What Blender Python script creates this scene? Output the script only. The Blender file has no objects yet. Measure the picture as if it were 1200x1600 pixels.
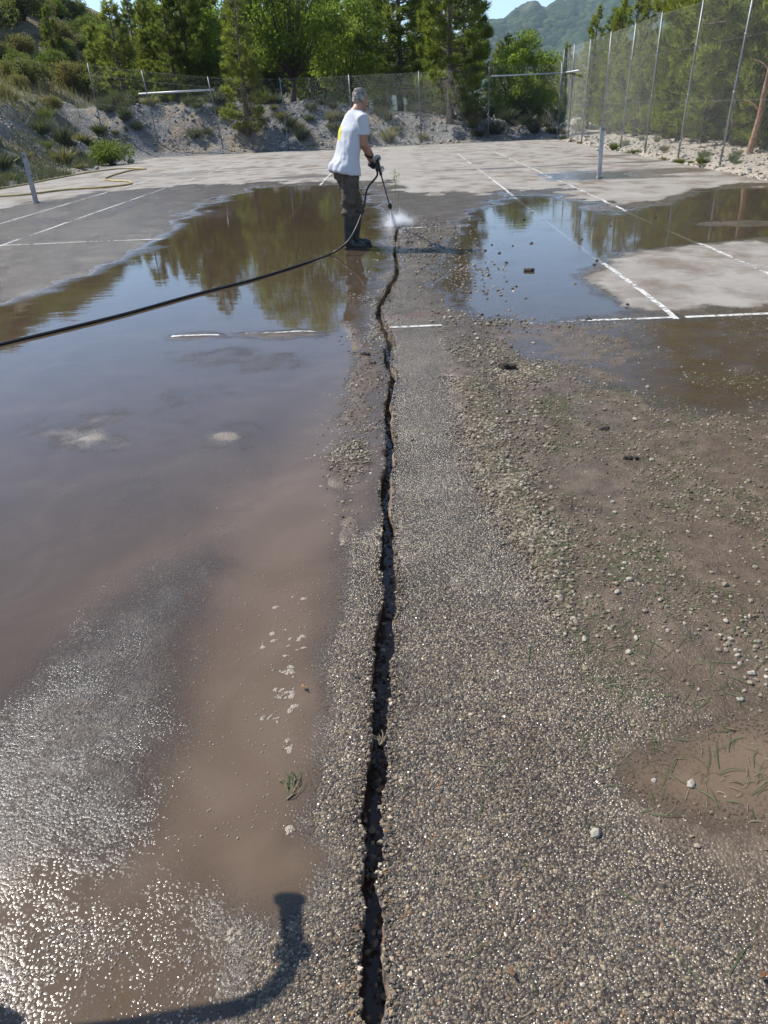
import bpy, bmesh, math, random
import numpy as np
from mathutils import Vector, Matrix
RAD = math.radians
rng = np.random.default_rng(7)
random.seed(7)
scene = bpy.context.scene
COL = scene.collection

# ------------------------------------------------------------------ camera
F_PX, YAW, PITCH, ROLL, CAM_H = 1113.1, 0.03939, 0.51424, -0.04896, 1.558   # surveyed on the tennis court lines
cf = np.array([-math.sin(YAW)*math.cos(PITCH), math.cos(YAW)*math.cos(PITCH), -math.sin(PITCH)])
_r = np.array([math.cos(YAW), math.sin(YAW), 0.0]); _u = np.cross(_r, cf)
cr = math.cos(ROLL)*_r + math.sin(ROLL)*_u
cu = -math.sin(ROLL)*_r + math.cos(ROLL)*_u
cam_d = bpy.data.cameras.new('camera'); cam = bpy.data.objects.new('camera', cam_d); COL.objects.link(cam)
m = Matrix.Identity(4)
for i in range(3):
    m[i][0] = cr[i]; m[i][1] = cu[i]; m[i][2] = -cf[i]
m[2][3] = CAM_H
cam.matrix_world = m
cam_d.sensor_fit = 'VERTICAL'; cam_d.sensor_height = 32.0; cam_d.lens = F_PX/1600*32.0
cam_d.clip_start = 0.05; cam_d.clip_end = 20000
scene.camera = cam

# ------------------------------------------------------------------ sky, sun, exposure
SUN_EL = RAD(49.5)
SUN_AZ = np.array([-0.90, 0.436]); SUN_AZ /= np.linalg.norm(SUN_AZ)      # horizontal direction towards the sun
world = bpy.data.worlds.new('World'); scene.world = world; world.use_nodes = True
wn = world.node_tree.nodes; wl = world.node_tree.links
sky = wn.new('ShaderNodeTexSky'); sky.sky_type = 'NISHITA'; sky.sun_disc = False
sky.sun_elevation = SUN_EL; sky.sun_rotation = math.atan2(SUN_AZ[0], SUN_AZ[1])
sky.altitude = 900; sky.air_density = 1.0; sky.dust_density = 0.25; sky.ozone_density = 2.6
wn['Background'].inputs[1].default_value = 0.145
wl.new(sky.outputs[0], wn['Background'].inputs[0])
sd = bpy.data.lights.new('sun', 'SUN'); sd.energy = 5.0; sd.angle = RAD(0.53); sd.color = (1.0, 0.955, 0.88)
sun = bpy.data.objects.new('sun', sd); COL.objects.link(sun)
to_sun = Vector((SUN_AZ[0]*math.cos(SUN_EL), SUN_AZ[1]*math.cos(SUN_EL), math.sin(SUN_EL)))
sun.rotation_euler = to_sun.to_track_quat('Z', 'Y').to_euler()
sun.location = (-20, 10, 30)
scene.view_settings.view_transform = 'Standard'; scene.view_settings.look = 'None'
scene.view_settings.exposure = 0.42; scene.view_settings.gamma = 1.0
scene.view_settings.use_curve_mapping = False
scene.cycles.use_denoising = True
scene.cycles.max_bounces = 8; scene.cycles.transparent_max_bounces = 24
scene.cycles.volume_bounces = 2

# ------------------------------------------------------------------ survey helpers
def ray(u, v): return cf*F_PX + cr*(u-600) - cu*(v-800)
def g(u, v, z=0.0):
    d = ray(u, v); t = (z-CAM_H)/d[2]
    return np.array([d[0]*t, d[1]*t, z])
def at(u, v, Y):
    d = ray(u, v); t = Y/d[1]
    return np.array([d[0]*t, Y, CAM_H+d[2]*t])
def gp(pts): return np.array([g(*p)[:2] for p in pts])

_perm = np.random.default_rng(3).random((256, 256))
def vnoise(x, y, s=0):
    x = np.asarray(x, float)+s*17.31; y = np.asarray(y, float)+s*9.77
    ix = np.floor(x).astype(int); iy = np.floor(y).astype(int)
    fx = x-ix; fy = y-iy; fx = fx*fx*(3-2*fx); fy = fy*fy*(3-2*fy)
    a = _perm[ix & 255, iy & 255]; b = _perm[(ix+1) & 255, iy & 255]
    c = _perm[ix & 255, (iy+1) & 255]; d = _perm[(ix+1) & 255, (iy+1) & 255]
    return (a*(1-fx)+b*fx)*(1-fy)+(c*(1-fx)+d*fx)*fy
def fbm(x, y, o=4, s=0):
    r = 0; a = 0.5; f = 1.0
    for k in range(o):
        r = r + a*vnoise(np.asarray(x)*f, np.asarray(y)*f, s+k*3); a *= 0.5; f *= 2.03
    return r/(1-0.5**o)-0.5                       # about -0.5 .. 0.5
def sstep(a, b, x):
    t = np.clip((x-a)/(b-a), 0, 1); return t*t*(3-2*t)
def sdist(poly, x, y):
    """signed distance to a polygon, positive inside (world metres)"""
    d2 = np.full(x.shape, 1e9); ins = np.zeros(x.shape, bool); n = len(poly)
    for i in range(n):
        ax, ay = poly[i]; bx, by = poly[(i+1) % n]
        ex, ey = bx-ax, by-ay; L = ex*ex+ey*ey+1e-12
        t = np.clip(((x-ax)*ex+(y-ay)*ey)/L, 0, 1)
        d2 = np.minimum(d2, (x-ax-t*ex)**2+(y-ay-t*ey)**2)
        c = ((ay > y) != (by > y)) & (x < (bx-ax)*(y-ay)/((by-ay) if abs(by-ay) > 1e-9 else 1e-9)+ax)
        ins ^= c
    d = np.sqrt(d2); return np.where(ins, d, -d)

# ------------------------------------------------------------------ mesh helpers
def fmesh(name, V, F, attrs=None, smooth=False, fvar=None):
    """fast mesh: V (n,3), F (m,3) or (m,4) int array; attrs {name: per-vertex floats or (n,3) colours}"""
    V = np.asarray(V, np.float32); F = np.asarray(F, np.int32); k = F.shape[1]
    me = bpy.data.meshes.new(name)
    me.vertices.add(len(V)); me.vertices.foreach_set('co', V.ravel())
    me.loops.add(F.size); me.loops.foreach_set('vertex_index', F.ravel())
    me.polygons.add(len(F)); me.polygons.foreach_set('loop_start', np.arange(0, F.size, k, dtype=np.int32))
    me.polygons.foreach_set('use_smooth', np.full(len(F), smooth))
    me.update(calc_edges=True)
    for nme, a in (attrs or {}).items():
        a = np.asarray(a, np.float32)
        if a.ndim == 1:
            at_ = me.attributes.new(nme, 'FLOAT', 'POINT'); at_.data.foreach_set('value', a)
        else:
            at_ = me.attributes.new(nme, 'FLOAT_COLOR', 'POINT')
            at_.data.foreach_set('color', np.concatenate([a, np.ones((len(a), 1), np.float32)], 1).ravel())
    return me
def link(name, me, mat=None, parent=None):
    o = bpy.data.objects.new(name, me); COL.objects.link(o)
    if mat is not None and len(me.materials) == 0: me.materials.append(mat)
    if parent is not None: o.parent = parent
    return o
def tag(o, label=None, cat=None, group=None, kind=None):
    if label: o['label'] = label
    if cat: o['category'] = cat
    if group: o['group'] = group
    if kind: o['kind'] = kind
    return o
def empty(name, loc=(0, 0, 0), rz=0, sc=1):
    o = bpy.data.objects.new(name, None); COL.objects.link(o); o.location = loc
    o.rotation_euler = (0, 0, rz); o.scale = (sc, sc, sc) if np.isscalar(sc) else sc
    o.empty_display_size = 0.2
    return o
class MB:
    def __init__(s): s.v = []; s.f = []; s.n = 0
    def add(s, V, F):
        s.v.append(np.asarray(V, float)); s.f.extend([tuple(int(i)+s.n for i in f) for f in F]); s.n += len(V)
    def tube(s, P, R, n=8, cap=True):
        P = np.asarray(P, float); R = np.broadcast_to(np.asarray(R, float), (len(P),))
        T = np.gradient(P, axis=0); T /= np.linalg.norm(T, axis=1)[:, None]+1e-12
        ref = np.array([0, 0, 1.0]) if abs(T[0][2]) < 0.9 else np.array([1.0, 0, 0])
        V = []
        a = np.cross(T[0], ref); a /= np.linalg.norm(a)
        for i in range(len(P)):
            a = a-T[i]*np.dot(a, T[i]); a /= np.linalg.norm(a)+1e-12; b = np.cross(T[i], a)
            th = np.arange(n)*2*math.pi/n
            V.append(P[i]+R[i]*(np.cos(th)[:, None]*a+np.sin(th)[:, None]*b))
        Fs = []
        for i in range(len(P)-1):
            for j in range(n):
                Fs.append((i*n+j, i*n+(j+1) % n, (i+1)*n+(j+1) % n, (i+1)*n+j))
        if cap:
            Fs.append(tuple(range(n))[::-1]); Fs.append(tuple((len(P)-1)*n+j for j in range(n)))
        s.add(np.concatenate(V), Fs)
    def box(s, c, d, R=None):
        c = np.asarray(c, float); h = np.asarray(d, float)/2
        V = np.array([[x, y, z] for x in (-1, 1) for y in (-1, 1) for z in (-1, 1)])*h
        if R is not None: V = V@np.asarray(R).T
        s.add(V+c, [(0, 1, 3, 2), (4, 6, 7, 5), (0, 4, 5, 1), (2, 3, 7, 6), (0, 2, 6, 4), (1, 5, 7, 3)])
    def ell(s, c, r, R=None, nu=14, nv=9):
        V = [[0, 0, 1]]
        for i in range(1, nv):
            p = math.pi*i/nv
            for j in range(nu):
                q = 2*math.pi*j/nu; V.append([math.sin(p)*math.cos(q), math.sin(p)*math.sin(q), math.cos(p)])
        V.append([0, 0, -1]); V = np.array(V)*np.asarray(r, float)
        if R is not None: V = V@np.asarray(R).T
        F = [(0, 1+j, 1+(j+1) % nu) for j in range(nu)]
        for i in range(nv-2):
            for j in range(nu):
                a = 1+i*nu+j; b = 1+i*nu+(j+1) % nu; F.append((a, a+nu, b+nu, b))
        L = len(V)-1; F += [(L, L-nu+(j+1) % nu, L-nu+j) for j in range(nu)]
        s.add(V+np.asarray(c, float), F)
    def mesh(s, name, smooth=True, bevel=0):
        me = bpy.data.meshes.new(name); me.from_pydata(np.concatenate(s.v).tolist(), [], s.f)
        bm = bmesh.new(); bm.from_mesh(me)
        if bevel: bmesh.ops.bevel(bm, geom=bm.edges[:], offset=bevel, segments=2, affect='EDGES', profile=0.6)
        bmesh.ops.recalc_face_normals(bm, faces=bm.faces); bm.to_mesh(me); bm.free()
        me.polygons.foreach_set('use_smooth', np.full(len(me.polygons), smooth)); me.update()
        return me
def catmull(P, n=8):
    P = np.asarray(P, float); Q = np.vstack([2*P[0]-P[1], P, 2*P[-1]-P[-2]]); out = []
    for i in range(1, len(Q)-2):
        for k in range(n):
            t = k/n; a, b, c, d = Q[i-1], Q[i], Q[i+1], Q[i+2]
            out.append(0.5*((2*b)+(-a+c)*t+(2*a-5*b+4*c-d)*t*t+(-a+3*b-3*c+d)*t**3))
    out.append(P[-1]); return np.array(out)

# ------------------------------------------------------------------ material helpers
def newmat(name):
    mt = bpy.data.materials.new(name); mt.use_nodes = True
    nt = mt.node_tree; nt.nodes.clear(); return mt, nt
class N:
    def __init__(s, nt): s.nt = nt
    def __call__(s, typ, ins=None, **kw):
        n = s.nt.nodes.new('ShaderNode'+typ)
        for k, v in kw.items(): setattr(n, k, v)
        for k, v in (ins or {}).items():
            sock = n.inputs[k]
            if isinstance(v, bpy.types.NodeSocket): s.nt.links.new(v, sock)
            else:
                if isinstance(v, tuple) and len(v) == 3 and sock.type == 'RGBA': v = v+(1,)
                sock.default_value = v
        return n
    def math(s, op, a, b=None, clamp=False):
        i = {0: a}
        if b is not None: i[1] = b
        return s('Math', i, operation=op, use_clamp=clamp).outputs[0]
    def mix(s, f, a, b, mode='MIX'):
        n = s.nt.nodes.new('ShaderNodeMix'); n.data_type = 'RGBA'; n.blend_type = mode
        for sock, v in ((n.inputs[0], f), (n.inputs[6], a), (n.inputs[7], b)):
            if isinstance(v, bpy.types.NodeSocket): s.nt.links.new(v, sock)
            else: sock.default_value = (v+(1,)) if isinstance(v, tuple) and len(v) == 3 else v
        return n.outputs[2]
    def attr(s, name): return s('Attribute', attribute_name=name)
    def ramp(s, f, stops, interp='LINEAR'):
        n = s.nt.nodes.new('ShaderNodeValToRGB'); s.nt.links.new(f, n.inputs[0]); cr_ = n.color_ramp; cr_.interpolation = interp
        while len(cr_.elements) < len(stops): cr_.elements.new(0.5)
        for e, (p, c) in zip(cr_.elements, stops): e.position = p; e.color = (c+(1,)) if len(c) == 3 else c
        return n.outputs[0]
    def mapr(s, f, a, b, c=0.0, d=1.0):
        return s('MapRange', {0: f, 1: a, 2: b, 3: c, 4: d}, interpolation_type='SMOOTHSTEP').outputs[0]
    def out(s, surf=None, vol=None):
        o = s('OutputMaterial')
        if surf is not None: s.nt.links.new(surf, o.inputs[0])
        if vol is not None: s.nt.links.new(vol, o.inputs[1])

def simple(name, col, rough=0.6, metal=0.0, var=0.15, scale=8.0, bump=0.0, bscale=60.0, col2=None, spec=0.5):
    mt, nt = newmat(name); n = N(nt)
    tc = n('TexCoord').outputs['Object']
    no = n('TexNoise', {'Vector': tc, 'Scale': scale, 'Detail': 4.0}).outputs[0]
    c2 = col2 or tuple(c*(1-var*1.6) for c in col); c1 = tuple(min(1, c*(1+var*0.6)) for c in col) if not col2 else col
    cc = n.ramp(no, [(0.3, c2), (0.7, c1)])
    p = n('BsdfPrincipled', {'Base Color': cc, 'Roughness': rough, 'Metallic': metal, 'Specular IOR Level': spec})
    if bump:
        bn = n('TexNoise', {'Vector': tc, 'Scale': bscale, 'Detail': 3.0}).outputs[0]
        b = n('Bump', {'Height': bn, 'Strength': 1.0, 'Distance': bump})
        nt.links.new(b.outputs[0], p.inputs['Normal'])
    n.out(p.outputs[0]); return mt

def foliage(name, c_dark, c_light, trans=0.35, rough=0.55):
    mt, nt = newmat(name); n = N(nt)
    rnd = n.attr('tint').outputs['Fac']
    oi = n('ObjectInfo').outputs['Random']
    f = n.math('ADD', n.math('MULTIPLY', rnd, 0.75), n.math('MULTIPLY', oi, 0.25))
    c = n.ramp(f, [(0.05, c_dark), (0.95, c_light)])
    d = n('BsdfPrincipled', {'Base Color': c, 'Roughness': rough, 'Specular IOR Level': 0.35})
    t = n('BsdfTranslucent', {'Color': n.mix(0.5, c, (0.22, 0.3, 0.02))})
    mx = n('MixShader', {0: trans, 1: d.outputs[0], 2: t.outputs[0]})
    n.out(mx.outputs[0]); return mt

# ================================================================== THE COURT: relief, water, wear
CX, NY = -1.928, 17.681                      # court centre line and net line
XL, XR, YB, YF = -11.4, 7.25, -6.0, 37.4     # edges of the asphalt slab
crack_px = [(620,352,3),(620,375,5),(618,400,5.5),(621,425,6),(612,445,7),(598,465,7),(590,482,7),(596,500,8),(600,515,8),(611,530,11),(606,550,12),(608,570,10),
 (613,590,8),(609,620,9),(607,640,11),(608,680,12),(606,720,13),(604,760,15),(605,800,14),(605,830,17),(606,860,18),(605,890,19),(611,920,17),(607,950,21),
 (603,980,24),(600,1020,26),(595,1060,23),(598,1090,23),(592,1120,24),(595,1160,23),(589,1200,27),(583,1240,31),(579,1290,23),(582,1320,22),(584,1345,28),
 (577,1385,26),(585,1415,22),(586,1450,32),(585,1500,36),(583,1550,34),(581,1600,34),(583,1680,36),(578,1800,36)]
_cw = [(g(u, v)[:2], 0.5*w*1.1*(g(u+1, v)[0]-g(u, v)[0])) for u, v, w in crack_px]
_cy = np.array([c[0][1] for c in _cw])[::-1]; _cxx = np.array([c[0][0] for c in _cw])[::-1]; _chw = np.array([c[1] for c in _cw])[::-1]
_cy = np.concatenate([[-6.0, 0.0], _cy, [13.0, 14.0, 40.0]])
_cxx = np.concatenate([[-0.2, -0.12], _cxx, [-0.06, -0.02, 0.1]])
_chw = np.concatenate([[0.02, 0.022], _chw, [0.006, 0.0015, 0.001]])
def crack_c(y): return np.interp(y, _cy, _cxx)+(fbm(np.asarray(y)*3.2, np.asarray(y)*0, 3, 123)*0.05+fbm(np.asarray(y)*9.5, np.asarray(y)*0, 2, 125)*0.022)*sstep(1.2, 3.0, y)*sstep(14, 11, y)
def crack_hw(y): return np.interp(y, _cy, _chw)

P = dict(
 left_puddle=gp([(-600,520),(-200,480),(0,478),(70,455),(140,425),(210,392),(265,362),(300,332),(345,305),(400,292),(470,289),(535,287),(575,292),(592,330),(606,400),(582,470),
   (580,530),(540,600),(480,670),(420,745),(330,800),(250,860),(160,900),(110,950),(60,1030),(0,1090),(-200,1200),(-700,1300),(-900,800)]),
 mud_band=gp([(400,770),(480,690),(560,600),(588,540),(594,640),(590,800),(548,850),(530,950),(500,1050),(482,1150),(480,1290),(535,1330),(515,1390),(425,1450),(350,1440),(270,1380),(255,1300),(300,1150),(315,1000),(352,875)]),
 big_island=gp([(90,1000),(200,915),(330,862),(352,880),(312,1000),(285,1150),(240,1300),(180,1335),(100,1310),(0,1290),(-150,1300),(-200,1180),(0,1125),(50,1060)]),
 low_left=gp([(-300,1310),(0,1295),(100,1315),(200,1345),(290,1400),(370,1460),(400,1480),(385,1600),(370,1900),(-500,1900)]),
 right_puddle=gp([(690,440),(715,345),(790,303),(880,305),(965,335),(1040,318),(1090,298),(1200,291),(1330,300),(1500,400),(1330,440),(1195,372),(1080,383),(985,396),(915,432),(960,462),(1010,488),(840,500),(740,505),(700,480)]),
 right_dry=gp([(912,432),(985,398),(1080,386),(1190,376),(1300,420),(1300,480),(1195,484),(1100,482),(1010,484),(955,460)]),
 right_mud=gp([(745,505),(840,503),(1010,490),(1300,484),(1700,480),(1700,1000),(1300,1110),(1100,1080),(960,1020),(870,965),(840,890),(790,810),(745,720),(735,610)]),
 right_film=gp([(760,505),(1010,490),(1300,484),(1700,480),(1700,640),(1200,660),(1000,640),(880,590),(800,560)]),
 near_mud=gp([(935,1210),(975,1165),(1060,1150),(1130,1125),(1300,1100),(1500,1120),(1500,1300),(1250,1290),(1110,1310),(1010,1275),(960,1265)]),
 ridge=gp([(700,575),(745,545),(800,570),(850,610),(865,680),(850,760),(870,830),(830,840),(790,790),(750,720),(735,660),(760,620)]),
 ridge_left=gp([(560,552),(584,556),(576,610),(566,660),(556,700),(548,760),(546,850),(530,850),(524,770),(538,700),(545,640),(556,600)]),
 ridge_line=gp([(728,600),(765,600),(778,690),(838,800),(884,880),(915,990),(884,995),(852,925),(806,845),(748,745)]),
 wet=gp([(-900,480),(-300,330),(0,325),(150,300),(300,290),(420,286),(600,282),(640,300),(740,305),(870,292),(960,325),(1060,300),(1200,285),(1700,300),(2500,1000),(2500,1900),(-2000,1900),(-2000,700)]),
 post_pool=gp([(840,272),(900,266),(990,268),(1010,275),(960,282),(900,284),(850,282)]),
 strip1=gp([(480,1180),(530,1000),(548,880),(580,800),(625,800),(740,760),(800,840),(850,900),(880,980),(960,1040),(1100,1100),(1200,1140),(950,1180),(940,1260),(1020,1310),(1300,1320),(1500,1900),(300,1900),(375,1600),(410,1470),(530,1400),(545,1330),(485,1280)]),
)
def ell_px(u, v, ru, rv):
    return gp([(u+ru*math.cos(a), v+rv*math.sin(a)) for a in np.linspace(0, 2*math.pi, 14, endpoint=False)])
bare = [ell_px(*e) for e in [(440,522,75,7),(305,526,50,5)]]
islands = [ell_px(*e) for e in [(150,683,85,24),(332,680,66,22),(286,552,52,9),(388,575,62,20),(225,765,50,40),(330,615,60,10)]]
streaks = [ell_px(*e) for e in [(1160,349,70,4),(330,300,60,4),(690,262,90,4)]]

def relief(x, y):
    """height of the asphalt above the water level, and surface states"""
    nb = fbm(x*2.2, y*2.2, 4, 1); nl = fbm(x*0.55, y*0.4, 3, 5); nf = fbm(x*9, y*9, 3, 9)
    sc = np.clip(0.045*np.hypot(x, y), 0.06, 0.9)          # edges soften with the size of the feature
    def ins(poly, s=1.0, wob=1.6): return sstep(-s*sc*0.6, s*sc*0.6, sdist(poly, x, y)+nb*sc*wob+nf*sc*0.5)
    h = 0.0065+0.003*nl+0.002*nb
    cd = np.abs(x-crack_c(y))
    turb = np.full(x.shape, 0.5)
    mud = sstep(0.10, 0.65, cd-0.10*np.clip(1.7-y, 0, 1)*(x > 0)+0.35*nb)*np.clip(0.42+1.1*fbm(x*3.1, y*2.3, 4, 44), 0, 0.8)
    far = sstep(12, 20, y); h = h+0.010*far
    lb = sstep(0.10, 0.42, crack_c(y)-x+0.3*nb-0.14*np.clip(1.25-y, 0, 0.6)*2)*sstep(9, 5, y)
    h = h*(1-lb)+lb*(-0.0030+0.005*nb+0.003*nf); turb = turb*(1-lb)+0.9*lb; mud = np.maximum(mud, lb*(0.62+0.5*nb))
    t = ins(P['left_puddle'], 2.0); h = h*(1-t)+t*(-0.014+0.004*nl+0.004*nb); turb = turb*(1-t)+(0.55-0.27*sstep(4, 9, y))*t; mud = np.maximum(mud, t)
    t = ins(P['mud_band'], 3.2, 2.2); h = h*(1-t)+t*(-0.0095+0.004*nb+0.0015*nf); turb = turb*(1-t)+0.95*t; mud = np.maximum(mud, t)
    t = ins(P['low_left'], 3.0, 2.2); h = h*(1-t)+t*(-0.0048+0.006*nb+0.0035*nf); turb = turb*(1-t)+0.8*t; mud = np.maximum(mud, 0.75*t)
    t = ins(P['big_island'], 3.0, 2.2); h = h*(1-t)+t*(-0.0038+0.004*nb); mud = mud*(1-t)+(0.30+0.5*nb)*t; turb = turb*(1-t)+0.22*t
    bare_t = 0.95*t
    for k, e in enumerate(islands):
        t = ins(e, 3.4, 2.2)*(1.0 if k < 2 else 0.72); h = np.maximum(h, h*(1-t)+t*((0.0055 if k < 2 else 0.0014)+0.008*nf+0.003*nb)); mud = mud*(1-0.5*sstep(0.3, 0.9, t)); bare_t = np.maximum(bare_t, 1.15*sstep(0.1, 0.7, t))
    for e in bare:
        t = ins(e, 0.8, 0.8); h = h*(1-t)+t*(0.0035+0.004*nf)
    t = ins(P['right_film'], 2.0); h = h*(1-t)+t*(-0.0005+0.007*nb+0.005*nf); turb = turb*(1-t)+0.55*t
    t = ins(P['right_puddle'], 1.0); h = h*(1-t)+t*(-0.010+0.006*nb); turb = turb*(1-t)+0.25*t
    t = ins(P['right_mud'], 2.6, 2.0); h = h+t*(0.004*nf-0.0015-0.003*sstep(0.0, 0.25, nl)+0.006*nb); mud = np.maximum(mud, (0.78+0.3*nf)*t)
    t = ins(P['right_dry'], 0.8); h = h*(1-t)+t*(0.009+0.004*nb); dry = t*0.75
    t = ins(P['near_mud'], 8.0, 6.5); h = h*(1-t)+t*(-0.0080+0.005*nb); turb = turb*(1-t)+1.5*t; mud = np.maximum(mud, t)
    rbm = sstep(-0.12, 0.30, (x-crack_c(y))-0.34+0.5*nb-0.40*np.clip(1.35-y, 0, 1))*sstep(7, 4, y); mud = np.maximum(mud, rbm*np.clip(0.74+0.9*fbm(x*4, y*1.6, 4, 46), 0, 0.95))
    t = ins(P['ridge'], 1.0); h = h*(1-t)+t*(0.012+0.040*np.clip(nb+0.12, 0, 1)+0.026*nf); mud = np.maximum(mud, 0.9*t); ridge = t
    t = ins(P['ridge_left'], 0.7, 1.4); h = h+t*(0.006+0.022*np.clip(nb+0.1, 0, 1)+0.018*nf); mud = np.maximum(mud, 0.9*t)
    t = ins(P['ridge_line'], 0.8, 1.6); h = h+t*(0.006+0.020*np.clip(nb+0.2, 0, 1)+0.014*nf); mud = np.maximum(mud, 0.85*t); ridge = np.maximum(ridge, t)
    t = ins(P['post_pool'], 0.7); h = h*(1-t)+t*(-0.004); turb = turb*(1-t)+0.3*t
    for e in streaks:
        t = ins(e, 0.5, 0.6); h = h*(1-t)+t*0.006
    wet = ins(P['wet'], 0.9, 2.2)
    wet = np.maximum(wet, sstep(0.10, 0.22, fbm(x*0.25, y*0.9, 3, 31)-0.04*sstep(24, 33, y)*3)*0.6*sstep(36, 26, y))
    wet = wet*(1-dry)*(1-0.45*bare_t)
    wet = wet*(1-0.16*sstep(-2.2, -5.0, x+0.12*(y-8))*sstep(6.5, 9.0, y))  # wetness lowered far left: paler colour stands in for sky sheen on wet asphalt
    clean = ins(P['strip1'], 1.0, 1.0)
    mud = mud*(1-0.35*clean*(1-sstep(0, 0.004, -h)))
    # silt stirred up in wisps along the swept strip
    mud = np.maximum(mud, 0.55*sstep(0.02, 0.3, fbm(x*1.6, y*1.1, 4, 71))*sstep(0.1, 0.45, cd)*sstep(14, 10, y))
    pk = g(645, 493); pink = np.exp(-(((x-pk[0])/0.2)**2+((y-pk[1])/0.07)**2))*sstep(-0.25, 0.1, nf)
    return h, turb, np.clip(mud, 0, 1), np.clip(wet, 0, 1), pink, ridge

# grid rows and columns (finer close to the camera and the crack)
ys = [0.45]
while ys[-1] < YF: ys.append(ys[-1]+0.010+0.0060*(ys[-1]-0.45))
ys = np.array([-6, -4, -2.5, -1.2, -0.5, 0.0, 0.25]+ys[:-1]+[YF])
offs = [0.0]
while offs[-1] < 14: offs.append(offs[-1]+0.010+0.0150*offs[-1])
offs = np.array(offs)/offs[-1]
jit = np.random.default_rng(11)
def side(sgn):
    n = len(ys); yy = ys
    near = 1/(1+0.05*np.clip(yy, 0, 40))
    j = (fbm(yy*11, yy*0+sgn*3, 3, 4+sgn)*0.030+fbm(yy*45, yy*0+sgn*7, 2, 14+sgn)*0.020)*np.clip(crack_hw(yy)/0.02, 0, 1)*near+jit.normal(0, 0.0025, n)*np.clip(crack_hw(yy)/0.02, 0.02, 1)*near
    e = crack_c(yy)+sgn*np.maximum(crack_hw(yy)+np.clip(j, -0.014, 0.03), 0.0008)
    wall = XL if sgn < 0 else XR
    wav = 0.15*fbm(yy*0.6, yy*0, 3, 21)
    X = e[:, None]+(wall+wav-e)[:, None]*offs[None, :]
    Y = np.repeat(yy[:, None], len(offs), 1)
    return X, Y, e
def grid_faces(r, c, flip=False):
    i = np.arange(r*c).reshape(r, c); f = np.stack([i[:-1, :-1], i[:-1, 1:], i[1:, 1:], i[1:, :-1]], -1).reshape(-1, 4)
    return f[:, ::-1] if flip else f
parts = []; wparts = []; off = 0
edges = {}
for sgn in (-1, 1):
    X, Y, e = side(sgn); edges[sgn] = e
    h, turb, mud, wet, pink, ridge = relief(X, Y)
    lip = np.exp(-(np.abs(X-e[:, None])/0.02)); hh = h-lip*0.004*np.clip(crack_hw(Y)/0.02, 0, 1)
    V = np.stack([X, Y, hh], -1).reshape(-1, 3)
    F = grid_faces(*X.shape, flip=(sgn < 0))
    parts.append((V, F, dict(turb=turb.ravel(), mud=mud.ravel(), wet=wet.ravel(), pink=pink.ravel())))
    W = np.stack([X, Y, 0*X], -1).reshape(-1, 3); d = (-h).ravel()
    keep = (d[F].max(1) > -0.003) & (np.abs(X-e[:, None]).ravel()[F].min(1) > 0.004)
    wparts.append((W, F[keep], dict(depth=d, turb=turb.ravel())))
def joinparts(ps):
    V = []; F = []; A = {k: [] for k in ps[0][2]}; o = 0
    for v, f, a in ps:
        V.append(v); F.append(f+o); o += len(v)
        for k in A: A[k].append(a[k])
    return np.concatenate(V), np.concatenate(F), {k: np.concatenate(a) for k, a in A.items()}

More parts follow.
